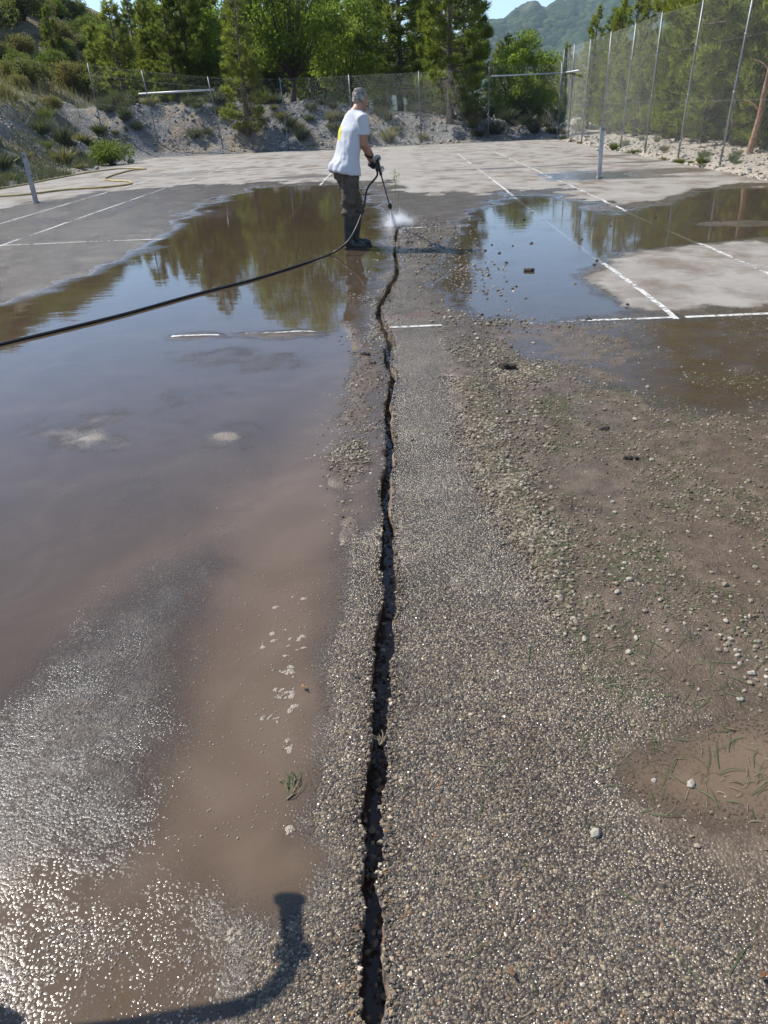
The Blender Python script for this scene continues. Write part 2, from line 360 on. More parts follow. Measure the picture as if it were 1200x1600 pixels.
def mat_court():
    mt, nt = newmat('court_asphalt'); n = N(nt)
    pos = n('NewGeometry').outputs['Position']
    mud = n.attr('mud').outputs['Fac']; wet = n.attr('wet').outputs['Fac']; pink = n.attr('pink').outputs['Fac']
    vo = n('TexVoronoi', {'Vector': pos, 'Scale': 140.0, 'Randomness': 1.0})
    sep = n('SeparateColor', {0: vo.outputs['Color']})
    stone = n.ramp(sep.outputs[0], [(0.0, (0.075, 0.075, 0.08)), (0.28, (0.15, 0.14, 0.135)), (0.5, (0.20, 0.18, 0.155)), (0.72, (0.27, 0.235, 0.185)), (0.9, (0.38, 0.34, 0.275)), (1.0, (0.55, 0.51, 0.44))])
    gap = n.mapr(vo.outputs['Distance'], 0.42, 0.8)
    stone = n.mix(gap, stone, (0.06, 0.052, 0.045))
    n1 = n('TexNoise', {'Vector': pos, 'Scale': 1.3, 'Detail': 6.0, 'Roughness': 0.6}).outputs[0]
    n2 = n('TexNoise', {'Vector': pos, 'Scale': 9.0, 'Detail': 5.0, 'Roughness': 0.65}).outputs[0]
    n3 = n('TexNoise', {'Vector': pos, 'Scale': 0.35, 'Detail': 3.0}).outputs[0]
    dust = n.ramp(n1, [(0.3, (0.29, 0.265, 0.232)), (0.7, (0.43, 0.395, 0.35))])
    dustc = n.mix(n.math('ADD', 0.62, n.math('MULTIPLY', n3, 0.3)), stone, dust)
    big = n('TexNoise', {'Vector': pos, 'Scale': 2.6, 'Detail': 5.0, 'Roughness': 0.6}).outputs[0]
    wetc = n.mix(1.0, stone, n.ramp(big, [(0.32, (0.44, 0.37, 0.29)), (0.5, (0.66, 0.58, 0.48)), (0.68, (0.95, 0.86, 0.74))]), 'MULTIPLY')
    wf = n.mapr(n.math('ADD', wet, n.math('MULTIPLY', n.math('SUBTRACT', n2, 0.5), 0.5)), 0.25, 0.75)
    c = n.mix(wf, dustc, wetc)
    mudc = n.ramp(n2, [(0.3, (0.074, 0.050, 0.032)), (0.5, (0.116, 0.081, 0.053)), (0.72, (0.195, 0.145, 0.098))])
    mf = n.math('MULTIPLY', n.mapr(n.math('ADD', mud, n.math('MULTIPLY', n.math('SUBTRACT', n2, 0.5), 0.7)), 0.3, 0.85), 0.86)
    mtop = n.math('MULTIPLY', mf, n.mapr(n.math('ADD', vo.outputs['Distance'], n.math('MULTIPLY', mud, 0.5)), 0.2, 0.65, 0.35, 1.0))
    c = n.mix(mtop, c, mudc)
    c = n.mix(n.math('MULTIPLY', pink, 0.5), c, (0.30, 0.075, 0.09))
    rough = n.math('ADD', n.math('MULTIPLY', wf, -0.70), 0.9)
    rough = n.math('ADD', rough, n.math('MULTIPLY', mtop, 0.10), True)
    hgt = n.math('MULTIPLY', n.mapr(vo.outputs['Distance'], 0.1, 0.8, 1.0, 0.0), n.math('SUBTRACT', 1.0, n.math('MULTIPLY', mtop, 0.8)))
    hgt = n.math('ADD', hgt, n.math('MULTIPLY', n('TexNoise', {'Vector': pos, 'Scale': 70.0, 'Detail': 4.0, 'Roughness': 0.7}).outputs[0], n.math('MULTIPLY', mf, 1.6)))
    b = n('Bump', {'Height': hgt, 'Distance': 0.0035, 'Strength': 0.9})
    p = n('BsdfPrincipled', {'Base Color': c, 'Roughness': rough, 'Normal': b.outputs[0], 'Specular IOR Level': 0.5})
    n.out(p.outputs[0]); return mt
def mat_water():
    mt, nt = newmat('muddy_water'); n = N(nt)
    pos = n('NewGeometry').outputs['Position']
    d = n.attr('depth').outputs['Fac']; turb = n.attr('turb').outputs['Fac']
    vo = n('TexVoronoi', {'Vector': pos, 'Scale': 105.0})
    n2 = n('TexNoise', {'Vector': pos, 'Scale': 7.0, 'Detail': 5.0, 'Roughness': 0.6}).outputs[0]
    n4 = n('TexNoise', {'Vector': pos, 'Scale': 2.0, 'Detail': 4.0, 'Distortion': 1.6}).outputs[0]
    peb = n.math('MULTIPLY', n.mapr(vo.outputs['Distance'], 0.0, 0.8, 1.0, 0.0), 0.0042)
    eff = n.math('SUBTRACT', n.math('ADD', d, n.math('MULTIPLY', n.math('SUBTRACT', n2, 0.5), 0.004)), n.math('SUBTRACT', peb, 0.0016))
    film = n.mapr(eff, -0.0002, 0.0008)
    k = n.math('MULTIPLY', turb, -430.0)
    op = n.math('SUBTRACT', 1.0, n.math('EXPONENT', n.math('MULTIPLY', n.math('MAXIMUM', eff, 0.0), k)), True)
    op = n.math('MULTIPLY', op, 0.96)
    mc = n.ramp(n4, [(0.25, (0.100, 0.068, 0.042)), (0.5, (0.117, 0.081, 0.052)), (0.75, (0.140, 0.100, 0.067))])
    tb = n.mapr(turb, 0.25, 1.5, 0.66, 1.45); mc = n.mix(1.0, mc, n('CombineColor', {0: tb, 1: tb, 2: tb}).outputs[0], 'MULTIPLY')
    dif = n('BsdfDiffuse', {'Color': mc})
    tr = n('BsdfTransparent')
    inner = n('MixShader', {0: op, 1: tr.outputs[0], 2: dif.outputs[0]})
    rn = n('TexNoise', {'Vector': n('Mapping', {'Vector': pos, 'Scale': (1.0, 2.2, 1.0)}).outputs[0], 'Scale': 3.2, 'Detail': 3.0}).outputs[0]
    bp0 = n('Bump', {'Height': rn, 'Distance': 0.0025, 'Strength': 0.3})
    shal = n.mapr(eff, 0.0, 0.0085, 1.0, 0.0)
    fin = n('TexNoise', {'Vector': pos, 'Scale': 150.0, 'Detail': 5.0, 'Roughness': 0.62, 'Distortion': 0.6}).outputs[0]
    bp = n('Bump', {'Height': n.math('MULTIPLY', n.math('MULTIPLY', fin, 2.1), n.math('MULTIPLY', shal, n.mapr(n('TexNoise', {'Vector': pos, 'Scale': 5.5, 'Detail': 4.0, 'Roughness': 0.65}).outputs[0], 0.34, 0.66, 0.25, 1.35))), 'Distance': 0.0011, 'Strength': 1.0, 'Normal': bp0.outputs[0]})
    fr = n('Fresnel', {'IOR': 1.42, 'Normal': bp.outputs[0]})
    gl = n('BsdfGlossy', {'Color': (1, 1, 1), 'Roughness': n.math('ADD', 0.03, n.math('MULTIPLY', shal, 0.30)), 'Normal': bp.outputs[0]})
    full = n('MixShader', {0: fr.outputs[0], 1: inner.outputs[0], 2: gl.outputs[0]})
    o = n('MixShader', {0: film, 1: tr.outputs[0], 2: full.outputs[0]})
    n.out(o.outputs[0]); return mt
M_COURT = mat_court(); M_WATER = mat_water()
Vc, Fc, Ac = joinparts(parts)
court = link('court_surface', fmesh('court_surface', Vc, Fc, Ac, smooth=True), M_COURT)
tag(court, 'wet cracked asphalt tennis court covered with silt and puddles', None, kind='structure')
Vw, Fw, Aw = joinparts(wparts)
used = np.unique(Fw); remap = np.full(len(Vw), -1); remap[used] = np.arange(len(used))
water = link('puddle_water', fmesh('puddle_water', Vw[used], remap[Fw], {k: a[used] for k, a in Aw.items()}, smooth=True), M_WATER)
tag(water, 'shallow muddy rain water lying in puddles on the court', None, kind='structure')

# crack: broken side walls, silty floor, water standing inside
M_CRACK = simple('crack_earth', (0.27, 0.205, 0.15), 0.75, var=0.5, scale=25, bump=0.006, bscale=70)
M_CRACKFLOOR = simple('crack_silt', (0.12, 0.092, 0.068), 0.5, var=0.4, scale=18, bump=0.006, bscale=45)
sel = ys < 14.0; yy = ys[sel]
for sgn in (-1, 1):
    e = edges[sgn][sel]; lv = [0.0, -0.012, -0.03, -0.05, -0.075, -0.12]
    zt = relief(e, yy)[0]-0.0045; led = np.maximum(sstep(2.5, 2.8, yy)*sstep(5.2, 4.3, yy), sstep(0.98, 0.9, yy))*np.clip(0.6+2*fbm(yy*3, yy*0, 2, 88), 0, 1)
    X = np.stack([e+sgn*np.clip(crack_hw(yy)/0.02, 0, 1)*(fbm(yy*18, yy*0+k*1.7, 3, 40+k)*0.014*min(k, 1)+(0.003*k-(0.0 if k == 0 else 0.001))*(1 if sgn < 0 else 1-3.2*led)) for k in range(6)], 1)
    Z = np.stack([zt+l for l in lv], 1); Y = np.repeat(yy[:, None], 6, 1)
    V = np.stack([X, Y, Z], -1).reshape(-1, 3)
    tag(link('crack_wall', fmesh('crack_wall', V, grid_faces(len(yy), 6, flip=(sgn > 0)), smooth=False), M_CRACK, court))
cxs = crack_c(yy); fl = np.linspace(-0.07, 0.07, 9)
V = np.stack([cxs[:, None]+fl[None, :], np.repeat(yy[:, None], 9, 1), -0.088+0.05*fbm((cxs[:, None]+fl)*14, yy[:, None]*4+0*fl, 4, 60)+0*fl], -1).reshape(-1, 3)
link('crack_floor', fmesh('crack_floor', V, grid_faces(len(yy), 9), smooth=True), M_CRACKFLOOR, court)
def mat_crackwater():
    mt, nt = newmat('crack_water'); n = N(nt)
    p = n('BsdfPrincipled', {'Base Color': (0.06, 0.045, 0.034), 'Roughness': 0.03, 'IOR': 1.33}); n.out(p.outputs[0]); return mt
V = np.stack([cxs[:, None]+fl[None, ::4], np.repeat(yy[:, None], 3, 1), np.full((len(yy), 3), -0.078)], -1).reshape(-1, 3)
link('crack_water', fmesh('crack_water', V, grid_faces(len(yy), 3), smooth=True), mat_crackwater(), court)

# painted lines, worn, following the relief
def mat_line():
    mt, nt = newmat('worn_line_paint'); n = N(nt)
    pos = n('NewGeometry').outputs['Position']
    no = n('TexNoise', {'Vector': pos, 'Scale': 22.0, 'Detail': 6.0, 'Roughness': 0.7}).outputs[0]
    n2 = n('TexNoise', {'Vector': pos, 'Scale': 1.1, 'Detail': 3.0}).outputs[0]
    a = n.mapr(n.math('ADD', no, n.math('MULTIPLY', n.math('SUBTRACT', n2, 0.5), 0.9)), 0.38, 0.54)
    c = n.ramp(no, [(0.35, (0.42, 0.40, 0.36)), (0.6, (0.66, 0.645, 0.60))])
    p = n('BsdfPrincipled', {'Base Color': c, 'Roughness': 0.55}); t = n('BsdfTransparent')
    n.out(n('MixShader', {0: a, 1: t.outputs[0], 2: p.outputs[0]}).outputs[0]); return mt
M_LINE = mat_line()
def court_line(p0, p1, w=0.05):
    p0 = np.array(p0, float)+[CX, NY]; p1 = np.array(p1, float)+[CX, NY]
    L = np.linalg.norm(p1-p0); n = int(L/0.08)+2; t = np.linspace(0, 1, n)
    c = p0+(p1-p0)*t[:, None]; d = (p1-p0)/L; nn = np.array([-d[1], d[0]])
    cols = np.linspace(-w/2, w/2, 5)
    XY = c[:, None, :]+nn[None, None, :]*cols[None, :, None]
    wob = fbm(t*L*6, t*0, 2, 8)*0.010
    XY = XY+nn*wob[:, None, None]
    h = relief(XY[..., 0], XY[..., 1])[0]+0.0035
    skip = np.abs(XY[..., 0]-crack_c(XY[..., 1])) < crack_hw(XY[..., 1])+0.012
    V = np.concatenate([XY, h[..., None]], -1).reshape(-1, 3); F = grid_faces(n, 5)
    bad = skip.ravel()[F].any(1) & (V[F][..., 1].mean(1) < 14)
    link('painted_line', fmesh('painted_line', V, F[~bad], smooth=True), M_LINE, court)
for x in (-5.485, 5.485): court_line((x, -11.885), (x, 11.885))
for x in (-4.115, 4.115): court_line((x, -11.93), (x, 11.885))
for y in (-11.885, 11.885):
    court_line((-5.485, y), (-4.2, y)); court_line((4.2, y), (5.46, y))
    if y > 0: court_line((-4.09, y), (4.09, y))
    else:                                    # near baseline: worn away to short dashes
        for a, b in ((-4.09, -2.3), (0.02, 0.42), (0.62, 1.22), (1.68, 2.24), (2.95, 4.09)): court_line((a, y), (b, y), 0.045)
for y in (-6.4, 6.4): court_line((-4.09, y), (4.09, y))
court_line((0, -6.37), (0, 6.37))
#=====PART2=====
# ================================================================== TERRAIN
def terrain_h(x, y):
    n1 = fbm(x*0.12, y*0.12, 4, 2); n2 = fbm(x*0.6, y*0.6, 4, 6); n3 = fbm(x*2.2, y*2.2, 3, 8)
    # left bank, 0 at the court edge, a steep marl cut, then the hillside
    edge = -11.6-0.0*y - 1.4*sstep(27, 37, y)
    dl = edge-x+0.9*n2
    left = 0.12*sstep(0.0, 0.5, dl)+0.9*sstep(0.6, 2.6, dl)+1.55*sstep(2.2, 4.2, dl)+0.37*np.clip(dl-4.2, 0, 60)*(1+0.2*n1)-0.10*np.clip(dl-24, 0, 60)
    # back mound behind the fence, highest at the left, fading to the right
    db = y-38.4+0.8*n2+0.9*sstep(-4, -14, x)
    top = np.interp(x, [-30, -14, -9, -5, -1, 2, 6, 9, 30], [2.3, 2.2, 2.1, 2.05, 1.5, 1.15, 0.75, 0.35, 0.3])
    back = top*sstep(-0.2, 3.4, db)*(1+0.25*n2)
    h = np.maximum(left*(x < edge+2), 0)
    h = np.maximum(h, back)
    hill = np.clip(-(x+8), 0, 80)*0.16*sstep(40, 60, y)
    h = h+hill*(1-sstep(80, 140, y)*0.5)-0.01*np.clip(y-60, 0, 400)*sstep(-20, 20, x)
    # right shoulder of pale gravel
    dr = x-7.35+0.5*n2
    right = 0.10*sstep(0, 0.8, dr)+0.05*np.clip(dr, 0, 6)
    h = np.maximum(h, right*(dr > 0))
    h = h+0.22*n3*sstep(0.2, 1.2, np.maximum(np.maximum(dl, db), dr*0.4))*0.9
    inside = (x > XL-0.1) & (x < XR+0.05) & (y < YF-0.05)
    ins = sstep(0.25, -0.25, np.maximum.reduce([XL+0.15-x, x-XR+0.05, y-YF+0.15]))
    far = sstep(150, 600, np.hypot(x, y)); h = h*(1-far)-25*far
    return h*(1-ins)-0.25*ins
def axis(lo, mid0, mid1, hi, d0, grow):
    a = list(np.arange(mid0, mid1, d0)); s = d0
    while a[-1] < hi: s *= grow; a.append(a[-1]+s)
    b = []; s = d0; c = mid0
    while c > lo: s *= grow; c -= s; b.append(c)
    return np.array(b[::-1]+a)
tx = axis(-4300, -24, 14, 4300, 0.22, 1.13); ty = axis(-2000, 12, 46, 4600, 0.22, 1.13)
TX, TY = np.meshgrid(tx, ty, indexing='xy')
TZ = terrain_h(TX, TY)
def mat_ground():
    mt, nt = newmat('marl_ground'); n = N(nt)
    geo = n('NewGeometry'); pos = geo.outputs['Position']
    n1 = n('TexNoise', {'Vector': pos, 'Scale': 0.5, 'Detail': 6.0, 'Roughness': 0.65}).outputs[0]
    n2 = n('TexNoise', {'Vector': pos, 'Scale': 4.0, 'Detail': 6.0, 'Roughness': 0.7}).outputs[0]
    vo = n('TexVoronoi', {'Vector': pos, 'Scale': 14.0})
    sp = n('SeparateXYZ', {0: pos})
    marl = n.ramp(n2, [(0.3, (0.125, 0.127, 0.125)), (0.55, (0.195, 0.193, 0.187)), (0.75, (0.29, 0.28, 0.262))])
    soil = n.ramp(n2, [(0.3, (0.19, 0.145, 0.095)), (0.7, (0.34, 0.275, 0.20))])
    pale = n.ramp(n2, [(0.25, (0.30, 0.255, 0.20)), (0.7, (0.47, 0.415, 0.345))])
    c = n.mix(n.mapr(n1, 0.50, 0.62), marl, soil)
    up = n('SeparateXYZ', {0: geo.outputs['Normal']}).outputs[2]
    grassy = n.ramp(n2, [(0.3, (0.12, 0.10, 0.05)), (0.7, (0.26, 0.21, 0.115))])
    hi = n.mapr(sp.outputs[2], 2.2, 3.2); c = n.mix(n.math('MULTIPLY', hi, 0.85), c, grassy)
    c = n.mix(n.mapr(sp.outputs[0], 6.6, 7.6), c, pale)
    st = n.mapr(n('SeparateColor', {0: vo.outputs['Color']}).outputs[0], 0.82, 0.9)
    c = n.mix(n.math('MULTIPLY', st, 0.45), c, (0.40, 0.38, 0.34))
    b = n('Bump', {'Height': n.math('ADD', n2, n.math('MULTIPLY', vo.outputs['Distance'], -0.4)), 'Distance': 0.10, 'Strength': 0.8})
    p = n('BsdfPrincipled', {'Base Color': c, 'Roughness': 0.95, 'Normal': b.outputs[0], 'Specular IOR Level': 0.2}); n.out(p.outputs[0]); return mt
ground = link('ground', fmesh('ground', np.stack([TX, TY, TZ], -1).reshape(-1, 3), grid_faces(*TX.shape), smooth=True), mat_ground())
tag(ground, 'grey marl bank and pale gravel ground around the court', kind='structure')
def th(x, y): return float(terrain_h(np.array([float(x)]), np.array([float(y)]))[0])

# wooded mountain
def mat_mountain():
    mt, nt = newmat('wooded_mountain'); n = N(nt)
    pos = n('NewGeometry').outputs['Position']
    vo = n('TexVoronoi', {'Vector': pos, 'Scale': 0.09})
    n1 = n('TexNoise', {'Vector': pos, 'Scale': 0.006, 'Detail': 6.0, 'Roughness': 0.65}).outputs[0]
    n2 = n('TexNoise', {'Vector': pos, 'Scale': 0.03, 'Detail': 5.0, 'Roughness': 0.7}).outputs[0]
    c = n.ramp(n('SeparateColor', {0: vo.outputs['Color']}).outputs[0], [(0.0, (0.014, 0.028, 0.012)), (0.6, (0.032, 0.056, 0.022)), (1.0, (0.062, 0.080, 0.034))])
    c = n.mix(n.math('MULTIPLY', n.mapr(n1, 0.56, 0.68), 0.4), c, (0.16, 0.15, 0.11))
    c = n.mix(n.math('MULTIPLY', n.mapr(n2, 0.62, 0.72), 0.25), c, (0.2, 0.18, 0.14))
    b = n('Bump', {'Height': n.math('SUBTRACT', 1.0, vo.outputs['Distance']), 'Distance': 5.0, 'Strength': 0.8})
    p = n('BsdfPrincipled', {'Base Color': c, 'Roughness': 1.0, 'Normal': b.outputs[0], 'Specular IOR Level': 0.1}); n.out(p.outputs[0]); return mt
# ridge line as bearing (deg from +Y, right positive) -> elevation (deg)
def bearing_el(u, v):
    d = ray(u, v); return math.degrees(math.atan2(d[0], d[1])), math.degrees(math.atan2(d[2], math.hypot(d[0], d[1])))
rb = [bearing_el(*p) for p in [(560, 95), (640, 75), (720, 55), (768, 41), (790, 39), (808, 30), (826, 18), (840, 14), (850, 19), (872, 8), (890, 0), (930, -12), (1000, -40), (1100, -70), (1250, -60), (1500, -20)]]
rbx = np.array([-40]+[r[0] for r in rb]+[60]); rbe = np.array([1.5]+[r[1] for r in rb]+[3.0])
bs = np.linspace(-40, 60, 420); rs = np.linspace(900, 3600, 90)
BB, RR = np.meshgrid(np.radians(bs), rs, indexing='xy')
MX = RR*np.sin(BB); MY = RR*np.cos(BB); RD = 2300.0
el = np.tan(np.radians(np.interp(np.degrees(BB), rbx, rbe)))*RD
prof = np.where(RR < RD, sstep(950, RD, RR)**0.9, 1-0.6*sstep(RD, 3600, RR))
nz = fbm(MX*0.004, MY*0.004, 5, 3)*90*sstep(900, 1500, RR)*np.clip(1-np.abs(RR-RD)/250, 0, 1)*0.12+fbm(MX*0.004, MY*0.004, 5, 3)*120*(sstep(950, 1500, RR)*(1-sstep(RD-500, RD-100, RR)))
nz = nz+(fbm(MX*0.05, MY*0.05, 3, 13))*14
mnt = link('mountain', fmesh('mountain', np.stack([MX, MY, CAM_H+el*prof+nz-30*(1-prof)], -1).reshape(-1, 3), grid_faces(*MX.shape), smooth=True), mat_mountain())
tag(mnt, 'wooded mountain ridge rising far behind the trees', kind='structure')

# ================================================================== FENCES, POSTS
M_STEEL = simple('galvanised_steel', (0.25, 0.27, 0.285), 0.5, 0.6, var=0.2, scale=30)
M_WIRE = simple('galvanised_wire', (0.34, 0.36, 0.36), 0.5, 0.55, var=0.15, scale=12)
M_RAIL = simple('pale_rail', (0.62, 0.63, 0.62), 0.5, 0.2, var=0.15, scale=15)
M_POST = simple('net_post_paint', (0.42, 0.45, 0.48), 0.4, 0.55, var=0.2, scale=14)
def wire_panel(a, b, za, zb, hh, sp=0.06, r=0.0007):
    """diamond wire mesh between two post feet a, b"""
    a = np.array([a[0], a[1], za]); b = np.array([b[0], b[1], zb]); L = np.linalg.norm((b-a)[:2]); ex = (b-a)/L; ez = np.array([0, 0, 1.0]); en = np.cross(ex, ez)
    V = []; F = []; k = 0
    for sg in (1, -1):
        for s0 in np.arange(-hh, L, sp):
            lo, hi = s0, s0+hh
            l2, h2 = max(lo, 0), min(hi, L)
            if h2-l2 < 0.02: continue
            if sg > 0: p = (l2, l2-lo); q = (h2, h2-lo)
            else: p = (l2, hh-(l2-lo)); q = (h2, hh-(h2-lo))
            P0 = a+ex*p[0]+ez*p[1]; P1 = a+ex*q[0]+ez*q[1]; d = (P1-P0)/np.linalg.norm(P1-P0); c = np.cross(d, en)
            sgo = 0.0018*sg
            for PP in (P0, P1):
                for th_ in (0.5, 2.6, 4.7): V.append(PP+en*sgo+r*(math.cos(th_)*c+math.sin(th_)*en))
            for j in range(3): F.append((k+j, k+(j+1) % 3, k+3+(j+1) % 3, k+3+j))
            k += 6
    for zz in (0.05, 1.3, 2.5, hh-0.03):      # straining wires
        P0 = a+ez*zz; P1 = b+ez*zz
        for PP in (P0, P1):
            for th_ in (0.5, 2.6, 4.7): V.append(PP+0.0022*(math.cos(th_)*ez+math.sin(th_)*en)*1.2)
        for j in range(3): F.append((k+j, k+(j+1) % 3, k+3+(j+1) % 3, k+3+j))
        k += 6
    return fmesh('wire_mesh', np.array(V), np.array(F))
def fence(name, label, feet, H, lean, rails=(), skip=(), pr=0.026):
    root = tag(empty(name, (feet[0][0], feet[0][1], 0)), label, 'fence'); inv = np.array([feet[0][0], feet[0][1], 0])
    tops = []
    for i, (x, y) in enumerate(feet):
        z = max(th(x, y), 0.0); mb = MB(); lx, ly = lean[i % len(lean)]
        p0 = np.array([x, y, z-0.3]); p1 = np.array([x+lx, y+ly, z+H]); tops.append(p1)
        mb.tube(np.linspace(p0, p1, 4)-inv, pr, 10); mb.ell(p1-inv, (pr*1.15,)*2+(pr*0.7,), nu=10, nv=5)
        po = link('post', mb.mesh('post'), M_STEEL, root)
        for zz in (0.4, 1.5, 2.6):
            c = p0+(p1-p0)*((zz+0.3)/(H+0.3))-inv; mb = MB(); mb.tube([c-[0, 0, 0.018], c+[0, 0, 0.018]], pr*1.3, 10)
            link('clamp', mb.mesh('clamp'), M_WIRE, po)
    for i in range(len(feet)-1):
        if i in skip: continue
        a, b = feet[i], feet[i+1]
        me = wire_panel((0, 0), (b[0]-a[0], b[1]-a[1]), max(th(*a), 0)+0.04, max(th(*b), 0)+0.04, H-0.08)
        o = link('wire_mesh', me, M_WIRE, root); o.location = (a[0]-inv[0], a[1]-inv[1], 0)
    for (p, q, r_) in rails:
        mb = MB(); mb.tube([np.array(p)-inv, np.array(q)-inv], r_, 10); link('rail', mb.mesh('rail'), M_RAIL, root)
    return root
side_y = [8.5, 12.0, 15.6, 18.9, 21.9, 24.6, 27.5, 30.4, 33.2, 36.0, 38.9]
side_feet = [(7.62+0.02*i*0+0.05*math.sin(i*2.1), y) for i, y in enumerate(side_y)]
lean = [(0.05, 0.05), (-0.02, 0.03), (0.10, -0.02), (0.12, 0.0), (0.10, 0.04), (0.04, 0.05), (0.07, -0.03), (0.02, 0.02)]
c1 = at(767, 119, 38.9); c2 = at(878, 114, 38.9); c3 = at(905, 110, 34.0)
fence('wire_fence', 'tall galvanised wire mesh fence along the gravel shoulder beside the pines', side_feet, 3.55, lean)
back_feet = [(7.75, 39.2), (4.4, 39.1), (1.15, 38.6), (-2.1, 38.3), (-5.2, 38.2), (-8.4, 38.5), (-11.6, 38.8), (-14.4, 39.2)]
leanb = [(0.0, 0), (-0.03, 0.05), (-0.08, 0), (-0.05, 0.05), (-0.12, 0), (-0.3, 0.03), (-0.2, 0.0)]
bl0 = at(217, 147, 39.3); bl1 = at(335, 140, 38.7)
fence('wire_fence', 'wire mesh fence with leaning posts in front of the grey marl mound', back_feet, 3.0, leanb,
      rails=[(c1, c2, 0.032), (c2, c3, 0.032), (bl0, bl1, 0.045)])

def net_post(base, top, label):
    base = np.array(base); root = tag(empty('net_post', tuple(base)), label, 'post', 'tennis net posts')
    ax = np.array(top)-base; L = np.linalg.norm(ax); q = Vector(ax).to_track_quat('Z', 'Y').to_matrix(); R = np.array(q)
    mb = MB(); mb.box(R@np.array([0, 0, L/2-0.05]), (0.085, 0.085, L+0.1), R); link('post_tube', mb.mesh('post_tube', False, 0.008), M_POST, root)
    mb = MB(); mb.box(R@np.array([0, 0, L+0.006]), (0.105, 0.105, 0.012), R); link('cap', mb.mesh('cap', False, 0.003), M_STEEL, root)
    mb = MB(); mb.tube([R@np.array([-0.05, 0, L-0.06]), R@np.array([0.05, 0, L-0.06])], 0.03, 12); link('cable_pulley', mb.mesh('cable_pulley'), M_STEEL, root)
    mb = MB(); mb.tube([R@np.array([0, -0.045, L*0.55]), R@np.array([0, -0.10, L*0.55])], 0.016, 10); mb.tube([R@np.array([0, -0.10, L*0.55]), R@np.array([0.09, -0.10, L*0.55])], 0.008, 8)
    link('winder', mb.mesh('winder'), M_STEEL, root)
    mb = MB(); mb.tube([(0, 0, 0.004), (0, 0, 0.022)], 0.075, 16); link('ground_collar', mb.mesh('ground_collar'), M_STEEL, root)
b = g(57, 318); t = at(37, 239, b[1]); net_post((b[0], b[1], 0.015), t, 'leaning grey steel net post near the yellow hose')
b = g(936, 278); t = at(941, 197, b[1]); net_post((b[0], b[1], 0.0), t, 'upright grey steel net post standing in a small pool by the wire fence')
#=====PART3=====
# ================================================================== VEGETATION
M_BARK = simple('bark', (0.11, 0.085, 0.065), 0.9, var=0.4, scale=10, bump=0.01, bscale=30)
M_BARKPALE = simple('pine_bark', (0.17, 0.125, 0.10), 0.9, var=0.35, scale=8, bump=0.01, bscale=25)
M_DEAD = simple('dead_wood', (0.42, 0.24, 0.15), 0.85, var=0.35, scale=8)
M_PINE = foliage('pine_needles', (0.062, 0.090, 0.018), (0.220, 0.245, 0.055), 0.62)
M_PINEY = foliage('young_pine_needles', (0.125, 0.150, 0.030), (0.330, 0.335, 0.080), 0.62)
M_LEAF = foliage('oak_leaves', (0.085, 0.145, 0.018), (0.270, 0.370, 0.055), 0.65)
M_LEAFY = foliage('lime_leaves', (0.140, 0.205, 0.030), (0.320, 0.410, 0.080), 0.65)
M_RUST = foliage('dry_needles', (0.13, 0.055, 0.022), (0.24, 0.12, 0.05), 0.3)
M_SHRUB = [foliage('shrub_dark_leaves', (0.028, 0.052, 0.014), (0.090, 0.130, 0.035), 0.45), foliage('shrub_olive_leaves', (0.080, 0.085, 0.034), (0.210, 0.200, 0.085), 0.45),
           foliage('shrub_dry_leaves', (0.120, 0.085, 0.045), (0.300, 0.210, 0.095), 0.45), foliage('shrub_green_leaves', (0.060, 0.105, 0.020), (0.175, 0.235, 0.050), 0.5)]
M_TUSS = [foliage('lavender_tussock', (0.060, 0.068, 0.045), (0.150, 0.155, 0.105), 0.2), foliage('grass_tussock', (0.060, 0.085, 0.022), (0.170, 0.190, 0.065), 0.35), foliage('straw_tussock', (0.15, 0.12, 0.06), (0.32, 0.26, 0.14), 0.3)]

def rand_dirs(n, r): v = r.normal(size=(n, 3)); return v/np.linalg.norm(v, axis=1)[:, None]
def blades(C, D, r, per, L, W, spread, name):
    """needle tufts: per blades at every centre C along direction D"""
    n = len(C); d = np.repeat(D, per, 0)+r.normal(size=(n*per, 3))*spread; d /= np.linalg.norm(d, axis=1)[:, None]
    c = np.repeat(C, per, 0)+r.normal(size=(n*per, 3))*0.02
    s = np.cross(d, rand_dirs(n*per, r)); s /= np.linalg.norm(s, axis=1)[:, None]+1e-9
    l = L*(0.6+0.8*r.random((n*per, 1))); w = W*(0.7+0.6*r.random((n*per, 1)))
    V = np.stack([c-s*w/2, c+s*w/2, c+d*l], 1).reshape(-1, 3)
    tint = np.repeat(np.clip(np.repeat(r.random(n), per)*0.6+r.random(n*per)*0.4, 0, 1), 3)
    return fmesh(name, V, np.arange(len(V)).reshape(-1, 3), {'tint': tint})
def leaves(C, r, size, name, tintc=None, up=0.35):
    n = len(C); a = rand_dirs(n, r); nrm = rand_dirs(n, r)+np.array([0, 0, up]); a = a-nrm*(a*nrm).sum(1)[:, None]/(nrm*nrm).sum(1)[:, None]; a /= np.linalg.norm(a, axis=1)[:, None]
    b = np.cross(nrm, a); b /= np.linalg.norm(b, axis=1)[:, None]
    l = size*(0.6+0.8*r.random((n, 1))); w = l*0.62
    fold = (nrm/np.linalg.norm(nrm, axis=1)[:, None])*l*0.12
    V = np.stack([C-a*l/2, C+b*w/2+fold, C+a*l/2, C-b*w/2+fold], 1).reshape(-1, 3)
    t = r.random(n) if tintc is None else np.clip(tintc*0.6+r.random(n)*0.4, 0, 1)
    i = np.arange(n)*4; F = np.concatenate([np.stack([i, i+1, i+2], 1), np.stack([i, i+2, i+3], 1)])
    return fmesh(name, V, F, {'tint': np.repeat(t, 4)})
